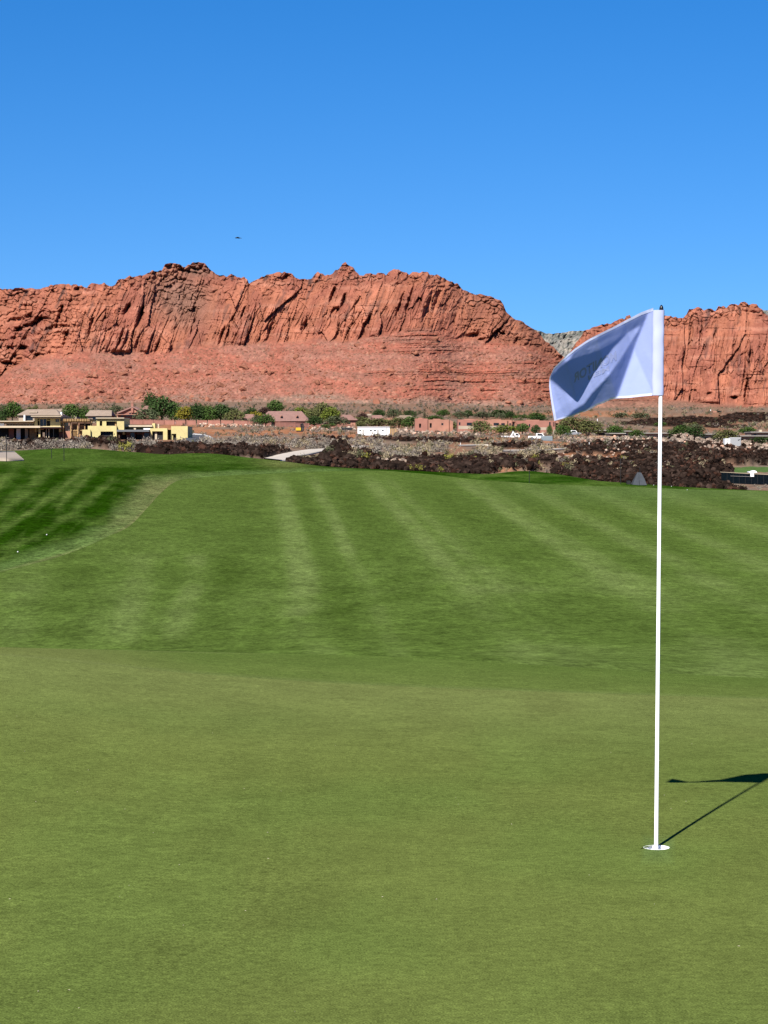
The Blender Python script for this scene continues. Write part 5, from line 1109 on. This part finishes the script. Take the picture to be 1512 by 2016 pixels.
# the grey tent-like shelter
M_TARP = mat('grey_canvas', (.075, .083, .095), .9, spec=0, noises=[(3, .85, 1.12, 3)])
Y = float(Yof(1258, 955, 120, 172)); z = float(zgolf(1258, Y)); x = float(xat(1258, Y, z)); u = Y / F
o = empty('canvas_shelter', (x, Y, z), 'grey canvas shelter shaped like a pyramid at the lava edge', 'shelter')
def panel(pts, nm, m, th=.02):
    P = [Vector((x + a * u, Y + b, z + c * u)) for a, b, c in pts]; n_ = (P[1] - P[0]).cross(P[2] - P[0]).normalized() * th; mb = MB(); k = len(P)
    mb.v = [tuple(q) for q in P] + [tuple(q - n_) for q in P]; mb.f = [tuple(range(k)), tuple(range(k, 2 * k))[::-1]] + [(i, (i + 1) % k, k + (i + 1) % k, k + i) for i in range(k)]; return mb.build(nm, m, o)
panel([(-14, -.3, 0), (-.2, -.35, 0), (-.2, .32, 25), (-2, .35, 25), (-6.5, .05, 15)], 'canvas_panel', M_TARP)
panel([(.1, -.35, 0), (14.5, -.3, 0), (11, .0, 12), (5, .28, 24.5), (.1, .32, 25)], 'canvas_panel', M_TARP)
panel([(14.6, -.3, 0), (14.2, .9, 0), (5, .5, 24), (5.2, .28, 24.5), (11.2, 0, 12)], 'canvas_panel', M_TARP)
panel([(-14.2, .9, 0), (-14, -.28, 0), (-6.6, .06, 15), (-2, .36, 25), (-2, .6, 24)], 'canvas_panel', M_TARP)
panel([(14.2, 1.0, 0), (-14.2, 1.0, 0), (-2, .55, 24.6), (5, .5, 24.6)], 'canvas_panel', M_TARP)
MB().tube([(x + 3 * u, Y + .45, z), (x + 3 * u, Y + .45, z + 36 * u)], .02, 6).build('pole', M_ROD, o)
MB().tube([(x - .05 * u, Y - .37, z + .2 * u), (x - .05 * u, Y - .16, z + 8 * u)], .012, 5).build('seam', M_ROD, o)
o2 = empty('equipment_case', (x - 19 * u, Y + .2, z), 'black equipment case on the grass left of the grey shelter', 'case')
MB().box(x - 23.5 * u, x - 15.5 * u, Y + .1, Y + .5, z, z + 8 * u).build('body', M_ROD, o2, bevel=.02); MB().box(x - 22 * u, x - 17 * u, Y + .25, Y + .33, z + 8.6 * u, z + 9.2 * u).build('handle', M_ROD, o2)
# black mesh fence with a sign, at the right edge
M_MESH = mat('black_fence_mesh', (.006, .010, .014), .9, spec=0, noises=[(4, .7, 1.3, 2)])
Yv = 236.0; ftop = lambda px: 929.8 + (px - 1427) * .052; zq = lambda py: float(zat(py, Yv)); xq = lambda px: float(xat(px, Yv, -1))
o = empty('mesh_fence', (xq(1470), Yv, zq(956)), 'black mesh fence with a pale top rail at the right edge', 'fence')
for k in range(16):
    a, b = 1420 + k * 12, 1431 + k * 12; mb = MB()
    mb.v = [(xq(a), Yv, zq(957) - .6), (xq(b), Yv, zq(957) - .6), (xq(b), Yv, zq(ftop(b) + .8)), (xq(a), Yv, zq(ftop(a) + .8))]; mb.v += [(q[0], q[1] + .03, q[2]) for q in mb.v]
    mb.f = [(0, 1, 2, 3), (7, 6, 5, 4), (0, 4, 5, 1), (1, 5, 6, 2), (2, 6, 7, 3), (3, 7, 4, 0)]; mb.build('mesh_panel', M_MESH, o)
    MB().tube([(xq(b + .5), Yv + .05, zq(957) - .6), (xq(b + .5), Yv + .05, zq(ftop(b) - .3))], .03, 6).build('post', M_ROD, o)
MB().tube([(xq(1418), Yv, zq(ftop(1418))), (xq(1614), Yv, zq(ftop(1614)))], .022, 6).build('top_rail', M_CREAM, o)
MB().tube([(xq(1438), Yv - .06, zq(937)), (xq(1478), Yv - .06, zq(938.5))], .015, 6).build('cable', M_GREYB, o)
o = empty('notice_board', (xq(1480.5), Yv - .12, zq(938.5)), 'small white square notice hung on the black mesh fence', 'sign')
MB().box(xq(1477), xq(1484), Yv - .14, Yv - .10, zq(938.5), zq(930.5)).build('board', M_WHITE, o); MB().box(xq(1479), xq(1481), Yv - .15, Yv - .141, zq(934.5), zq(932)).build('print', M_GREYB, o)
o = empty('golf_cart', (xq(1494), Yv + 3, zq(932)), 'white vehicle top showing above the black mesh fence', 'cart')
mb = MB(); mb.prismy([(xq(1489.5), zq(931.6)), (xq(1501), zq(931.6)), (xq(1498.5), zq(928)), (xq(1495), zq(926.6)), (xq(1490.5), zq(927.2))], Yv + 3, Yv + 4.3); mb.build('body', M_WHITE, o, bevel=.03); MB().box(xq(1483.5), xq(1488.6), Yv + 3.1, Yv + 4.2, zq(931.6), zq(928.6)).build('bonnet', M_WHITE, o, bevel=.03)

# ------------------------------------------------------------------ flagstick, cup, flag
LEAN = .0143 / 2.18
def stick(zz): return Vector((HX - .0015 + LEAN * zz, HY, HZ + zz))
o = empty('hole_cup', (HX, HY, HZ), 'white lined golf hole cut in the green at the foot of the flagstick', 'hole')
M_CUP = mat('white_cup_liner', (.86, .86, .85), .5, alb=1)
V = []; n = 48
for (rr, zz) in ((HR - .0003, .0), (HR - .0003, -.16)):
    V += [(rr * math.cos(2 * math.pi * k / n), rr * math.sin(2 * math.pi * k / n), zz) for k in range(n)]
V.append((0, 0, -.16)); me = bpy.data.meshes.new('liner'); me.from_pydata(V, [], [(k, n + k, n + (k + 1) % n, (k + 1) % n) for k in range(n)] + [(n + k, 2 * n, n + (k + 1) % n) for k in range(n)]); me.polygons.foreach_set('use_smooth', [True] * len(me.polygons)); link('liner', me, M_CUP, o)
V = []
for rr, zz in ((HR - .0004, -.002), (HR - .0004, .001), (HR + .0003, .001), (HR + .0004, -.002)): V += [(rr * math.cos(2 * math.pi * k / n), rr * math.sin(2 * math.pi * k / n), zz) for k in range(n)]
link('rim', fast_mesh('rim', V, [(r_ * n + k, r_ * n + (k + 1) % n, (r_ + 1) * n + (k + 1) % n, (r_ + 1) * n + k) for r_ in range(3) for k in range(n)]), M_CUP, o)
mb = MB(); mb.tube([(HX, HY, HZ - .16), (HX, HY, HZ - .10)], [.02, .02], 12); mb.build('ferrule_socket', M_CUP, o)
M_STICK = mat('flagstick_white', (.86, .86, .86), .35, spec=.5, alb=1)
fs = empty('flagstick', (HX, HY, HZ), 'thin white flagstick standing in the hole with a black tip', 'flagstick')
mb = MB(); zs = [-.14, -.02, 0.0, .5, 1.0, 1.5, 2.0, 2.165]; mb.tube([stick(q) for q in zs], [.0085, .0085, .0082, .008, .0078, .0075, .0072, .0070], 20); mb.build('rod', M_STICK, fs, True)
mb = MB(); mb.tube([stick(q) for q in (2.166, 2.172, 2.180, 2.186, 2.189)], [.0082, .0085, .0072, .0045, .0012], 16); mb.build('tip', mat('black_tip', (.008, .008, .01), .3), fs, True)

M_CLOTH = bpy.data.materials.new('flag_cloth'); M_CLOTH.use_nodes = True; nt = M_CLOTH.node_tree; b_ = nt.nodes['Principled BSDF']
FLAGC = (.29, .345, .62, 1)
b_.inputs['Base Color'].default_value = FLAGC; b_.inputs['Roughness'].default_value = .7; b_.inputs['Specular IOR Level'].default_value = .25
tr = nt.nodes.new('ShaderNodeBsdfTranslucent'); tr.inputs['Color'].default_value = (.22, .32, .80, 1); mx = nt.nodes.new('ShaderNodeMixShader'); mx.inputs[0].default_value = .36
nt.links.new(b_.outputs[0], mx.inputs[1]); nt.links.new(tr.outputs[0], mx.inputs[2]); nt.links.new(mx.outputs[0], nt.nodes['Material Output'].inputs[0])
tcn = nt.nodes.new('ShaderNodeTexCoord'); nz = nt.nodes.new('ShaderNodeTexNoise'); nz.inputs['Scale'].default_value = 14; nz.inputs['Detail'].default_value = 3; bp = nt.nodes.new('ShaderNodeBump'); bp.inputs['Strength'].default_value = .25; bp.inputs['Distance'].default_value = .01
nt.links.new(tcn.outputs['Object'], nz.inputs['Vector']); nt.links.new(nz.outputs['Fac'], bp.inputs['Height']); nt.links.new(bp.outputs[0], b_.inputs['Normal'])
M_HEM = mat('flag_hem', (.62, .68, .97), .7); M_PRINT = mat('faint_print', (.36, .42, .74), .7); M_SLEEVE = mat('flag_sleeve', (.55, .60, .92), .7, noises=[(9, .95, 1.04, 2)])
# outline of the cloth as it hangs in the wind, in photo columns and rows at the depth of the stick
TOPE = [(1286, 606), (1262, 615), (1235, 629), (1205, 645), (1175, 660), (1150, 673), (1125, 690), (1103, 709), (1089, 725), (1083.5, 742)]
FREE = [(1083.5, 742), (1083, 760), (1085.5, 780), (1089.5, 805), (1094, 828)]
BOTE = [(1286, 778.5), (1262, 780.5), (1240, 783), (1216, 784), (1202, 787), (1190, 793), (1178, 797), (1166, 804), (1155, 809.5), (1144, 812.5), (1130, 819), (1115, 822.5), (1094, 828)]
def along(pts, t):
    p = np.array(pts, float); s = np.r_[0, np.cumsum(np.hypot(*np.diff(p, axis=0).T))]; s /= s[-1]
    return np.stack([np.interp(t, s, p[:, 0]), np.interp(t, s, p[:, 1])], -1)
NS, NT = 120, 100
s_ = np.linspace(0, 1, NS)[None, :, None]; t_ = np.linspace(0, 1, NT)[:, None, None]
top, bot = along(TOPE, s_[0, :, 0])[None], along(BOTE, s_[0, :, 0])[None]; lef = along([(1286, 778.5), (1286, 606)], t_[:, 0, 0])[:, None]; fre = along(FREE[::-1], t_[:, 0, 0])[:, None]
C00, C10, C01, C11 = bot[:, :1], bot[:, -1:], top[:, :1], top[:, -1:]
UV = bot * (1 - t_) + top * t_ + lef * (1 - s_) + fre * s_ - (C00 * (1 - s_) * (1 - t_) + C10 * s_ * (1 - t_) + C01 * (1 - s_) * t_ + C11 * s_ * t_)
# how square each bit of the cloth stands to the sun (cosine), sketched as folds; the depth of the cloth follows from it
gx, gy = np.meshgrid(np.arange(1070, 1291), np.arange(596, 836))
def side(x0, y0, x1, y1): return ((x1 - x0) * (gy - y0) - (y1 - y0) * (gx - x0)) / math.hypot(x1 - x0, y1 - y0)
def inpoly(P):
    m = np.zeros(gx.shape, bool); k = len(P)
    for i in range(k):
        (x0, y0), (x1, y1) = P[i], P[(i + 1) % k]
        c_ = ((y0 > gy) != (y1 > gy)) & (gx < (x1 - x0) * (gy - y0) / ((y1 - y0) or 1e-9) + x0); m ^= c_
    return m
T = np.full(gx.shape, .52)
T[side(1281, 606, 1213, 788) < 0] = .70
mid = inpoly([(1282, 600), (1214, 786), (1110, 826), (1150, 790), (1200, 735), (1232, 690), (1258, 650)])
dk = np.clip(-side(1268, 628, 1150, 812) / 40., -1, 1)
T[mid] = np.where(dk[mid] < .05, -.05, .09)
T[inpoly([(1252, 655), (1222, 700), (1188, 740), (1150, 795), (1102, 826), (1094, 828), (1092, 815), (1130, 785), (1170, 735), (1205, 690), (1247, 648)])] = .42
T[inpoly([(1244, 648), (1202, 690), (1168, 730), (1150, 760), (1135, 786), (1108, 765), (1083, 744), (1100, 722), (1116, 710), (1175, 690), (1220, 664)])] = -.05
T[inpoly([(1283, 604), (1150, 670), (1118, 695), (1116, 712), (1175, 692), (1222, 664), (1262, 640)])] = .12
T[inpoly([(1185, 672), (1215, 660), (1170, 688), (1140, 694)])] = .22
T[inpoly([(1080, 745), (1086, 722), (1118, 694), (1126, 690), (1115, 711), (1100, 713)])] = .55
te = np.array(sorted(TOPE)); T = np.where((gy - np.interp(gx, te[:, 0], te[:, 1])) < 6.5, .40, T)
kk = np.exp(-.5 * (np.arange(-5, 6) / 1.5) ** 2); kk /= kk.sum()
for ax in (0, 1): T = np.apply_along_axis(lambda v: np.convolve(np.pad(v, 5, mode='edge'), kk, 'valid'), ax, T)
T = T + .055 * fbm((gx + .45 * gy) / 13., gy / 70., 600, 3) + .03 * fbm((gx + .9 * gy) / 30., (gy - gx) / 60., 610, 3)
LX, LY, LZ = to_sun; MPP = HY / F
def solve(norm):
    rate = (T * norm - (-LY)) * 1.0                                        # lx d_x + lz d_z = rate
    lx, lz = -LX, LZ; L_ = math.hypot(lx, lz); out = np.zeros(UV.shape[:2]); bx, by = bot[0, :, 0], bot[0, :, 1]
    ordb = np.argsort(bx); bxs, bys = bx[ordb], by[ordb]
    px = UV[..., 0].copy(); py = UV[..., 1].copy(); acc = np.zeros(px.shape); live = np.ones(px.shape, bool)
    for _ in range(700):
        ix = np.clip((px - 1070).round().astype(int), 0, 220); iy = np.clip((py - 596).round().astype(int), 0, 239)
        live &= (px < 1286) & (py < np.interp(px, bxs, bys))
        acc += np.where(live, rate[iy, ix] / L_ * .5 * MPP, 0)
        px = px + np.where(live, .5 * lx / L_, 0); py = py + np.where(live, .5 * lz / L_, 0)
    d0 = np.where(px >= 1285.5, 0, .075 * np.clip((1283 - px) / 190, 0, 1) ** 1.3)
    return d0 + acc
norm = np.full(gx.shape, 1.25)
DEP = solve(norm)
for _ in range(2):   # smooth the sheet a little
    DEP[1:-1, 1:-1] = .5 * DEP[1:-1, 1:-1] + .125 * (DEP[:-2, 1:-1] + DEP[2:, 1:-1] + DEP[1:-1, :-2] + DEP[1:-1, 2:])
Yc_ = HY + DEP; Zc_ = zat(UV[..., 1], HY); Xc_ = xat(UV[..., 0], HY, Zc_)
CL = np.stack([Xc_, Yc_, Zc_], -1)
fl = empty('flag', tuple(stick(1.82)), 'white golf flag blown to the left with deep folds and faint print', 'flag')
loc = np.array(fl.location)
def cloth_part(name, V, Q, m, parent, sol=0.0):
    me = fast_mesh(name, V - loc, Q, None, True); q = link(name, me, m, parent); return q
cl_o = cloth_part('cloth', CL, grid_quads(NT, NS), M_CLOTH, fl)
def cloth_at(s, t):
    a = np.clip(np.asarray(s) * (NS - 1), 0, NS - 1.001); c_ = np.clip(np.asarray(t) * (NT - 1), 0, NT - 1.001); i = a.astype(int); j = c_.astype(int); fa, fb = (a - i)[..., None], (c_ - j)[..., None]
    return CL[j, i] * (1 - fa) * (1 - fb) + CL[j, i + 1] * fa * (1 - fb) + CL[j + 1, i] * (1 - fa) * fb + CL[j + 1, i + 1] * fa * fb
def strip(name, s0, s1, t0, t1, n, m, k=5, off=-.0012, parent=None):
    ss, tt = np.meshgrid(np.linspace(s0, s1, n if abs(s1 - s0) > abs(t1 - t0) else k), np.linspace(t0, t1, k if abs(s1 - s0) > abs(t1 - t0) else n)); P = cloth_at(ss, tt); P[..., 1] += off
    return cloth_part(name, P, grid_quads(*ss.shape), m, parent or fl)
strip('hem', .975, 1, 0, 1, 60, M_HEM); strip('hem', .0, .972, .965, 1, 90, M_HEM); strip('hem', 0, .972, 0, .028, 90, M_HEM)
# sleeve round the stick
V = []; nz_ = 40; nk = 20
for i in range(nz_):
    zc = stick(1.826 + (2.168 - 1.826) * i / (nz_ - 1))
    for k in range(nk):
        a = 2 * math.pi * k / nk; V.append((zc.x - .0115 + .0235 * math.cos(a) + .0006 * math.sin(i * .7), zc.y + (.0115 + .001 * math.sin(i * .5 + 1)) * math.sin(a) * (1 if abs(math.cos(a)) < .95 else .8), zc.z))
Q = [(i * nk + k, i * nk + (k + 1) % nk, (i + 1) * nk + (k + 1) % nk, (i + 1) * nk + k) for i in range(nz_ - 1) for k in range(nk)]
cloth_part('sleeve', np.array(V), np.array(Q), M_SLEEVE, fl)
strip('seam', .012, .020, .03, .97, 50, M_PRINT, 3)
# lettering that shows through from the other face, so it reads reversed
def lettering(body, s_right, s_left, t0, t1, slope):
    cu = bpy.data.curves.new('lettering', 'FONT'); cu.body = body; cu.align_x = 'LEFT'; cu.offset = .03; to = bpy.data.objects.new('lettering', cu); COL.objects.link(to)
    bpy.context.view_layer.update(); ev = to.evaluated_get(bpy.context.evaluated_depsgraph_get()); me = ev.to_mesh()
    bm = bmesh.new(); bm.from_mesh(me); ev.to_mesh_clear(); bpy.data.objects.remove(to); bmesh.ops.triangulate(bm, faces=bm.faces)
    bmesh.ops.subdivide_edges(bm, edges=[e for e in bm.edges if e.calc_length() > .25], cuts=2); bmesh.ops.triangulate(bm, faces=bm.faces)
    P = np.array([v.co[:] for v in bm.verts]); Q = np.array([[v.index for v in f.verts] for f in bm.faces]); bm.free()
    x = (P[:, 0] - P[:, 0].min()) / np.ptp(P[:, 0]); y = (P[:, 1] - P[:, 1].min()) / np.ptp(P[:, 1])
    s = s_right + (s_left - s_right) * x; t = t0 + (t1 - t0) * y + slope * x
    W = cloth_at(s, t); W[:, 1] -= .0012
    cloth_part('lettering', W, Q, M_PRINT, fl)
lettering('MONITOR', .34, .76, .52, .66, -.02)
lettering('MEN', .42, .62, .42, .49, .0)

# ------------------------------------------------------------------ bird
Yb_ = 150.0; zb = float(zat(468.5, Yb_)); xb = float(xat(468, Yb_, zb))
bird = empty('bird', (xb, Yb_, zb), 'tiny dark bird gliding in the blue sky above the left peak', 'bird')
mb = MB(); mb.tube([(xb - .17, Yb_, zb - .005), (xb - .13, Yb_, zb + .005), (xb - .06, Yb_, zb + .02), (xb + .03, Yb_, zb + .02), (xb + .10, Yb_, zb), (xb + .17, Yb_, zb - .01), (xb + .20, Yb_, zb - .012)], [.008, .03, .045, .05, .035, .02, .012], 10); mb.build('body', M_ROD, bird, True)
for sg in (-1, 1):
    mb = MB(); mb.v = [(xb - .06, Yb_ + sg * .03, zb + .015), (xb + .07, Yb_ + sg * .03, zb + .015), (xb + .06, Yb_ + sg * .22, zb + .035), (xb - .04, Yb_ + sg * .24, zb + .04), (xb + .07, Yb_ + sg * .45, zb + .015), (xb + .01, Yb_ + sg * .47, zb + .018)]
    mb.v += [(a, b, c - .012) for a, b, c in mb.v]; mb.f = [(0, 1, 2, 3), (3, 2, 4, 5), (6, 9, 8, 7), (9, 11, 10, 8), (0, 3, 9, 6), (3, 5, 11, 9), (5, 4, 10, 11), (4, 2, 8, 10), (2, 1, 7, 8), (1, 0, 6, 7)]; mb.build('wing', M_ROD, bird)
mb = MB(); mb.v = [(xb + .17, Yb_ - .02, zb - .005), (xb + .17, Yb_ + .02, zb - .005), (xb + .27, Yb_ + .06, zb - .01), (xb + .27, Yb_ - .06, zb - .01)]; mb.v += [(a, b, c - .012) for a, b, c in mb.v]; mb.f = [(0, 1, 2, 3), (7, 6, 5, 4), (0, 4, 5, 1), (1, 5, 6, 2), (2, 6, 7, 3), (3, 7, 4, 0)]; mb.build('tail', M_ROD, bird)
# pale clippings scattered on the green
its = []
for px, py in [(172, 1535), (68, 1598), (300, 1650), (233, 1775), (482, 1800), (526, 1645), (150, 1577), (660, 1470), (903, 1585), (860, 1775), (1323, 1592), (1310, 1563), (480, 1560), (210, 1440)] + [(R.uniform(0, 1500), R.uniform(1420, 2010)) for _ in range(26)]:
    Y = 1.6 * F / (py - HOR); x = (px - CX) / F * Y; its.append((x, Y, float(zgolf(px, Y)) + .002, R.uniform(.004, .012), R.uniform(.002, .005), .004))
tag(joined('clippings', its, RKLO, mat('dry_clipping', (.55, .50, .33), .9), False, 8), kind='stuff')
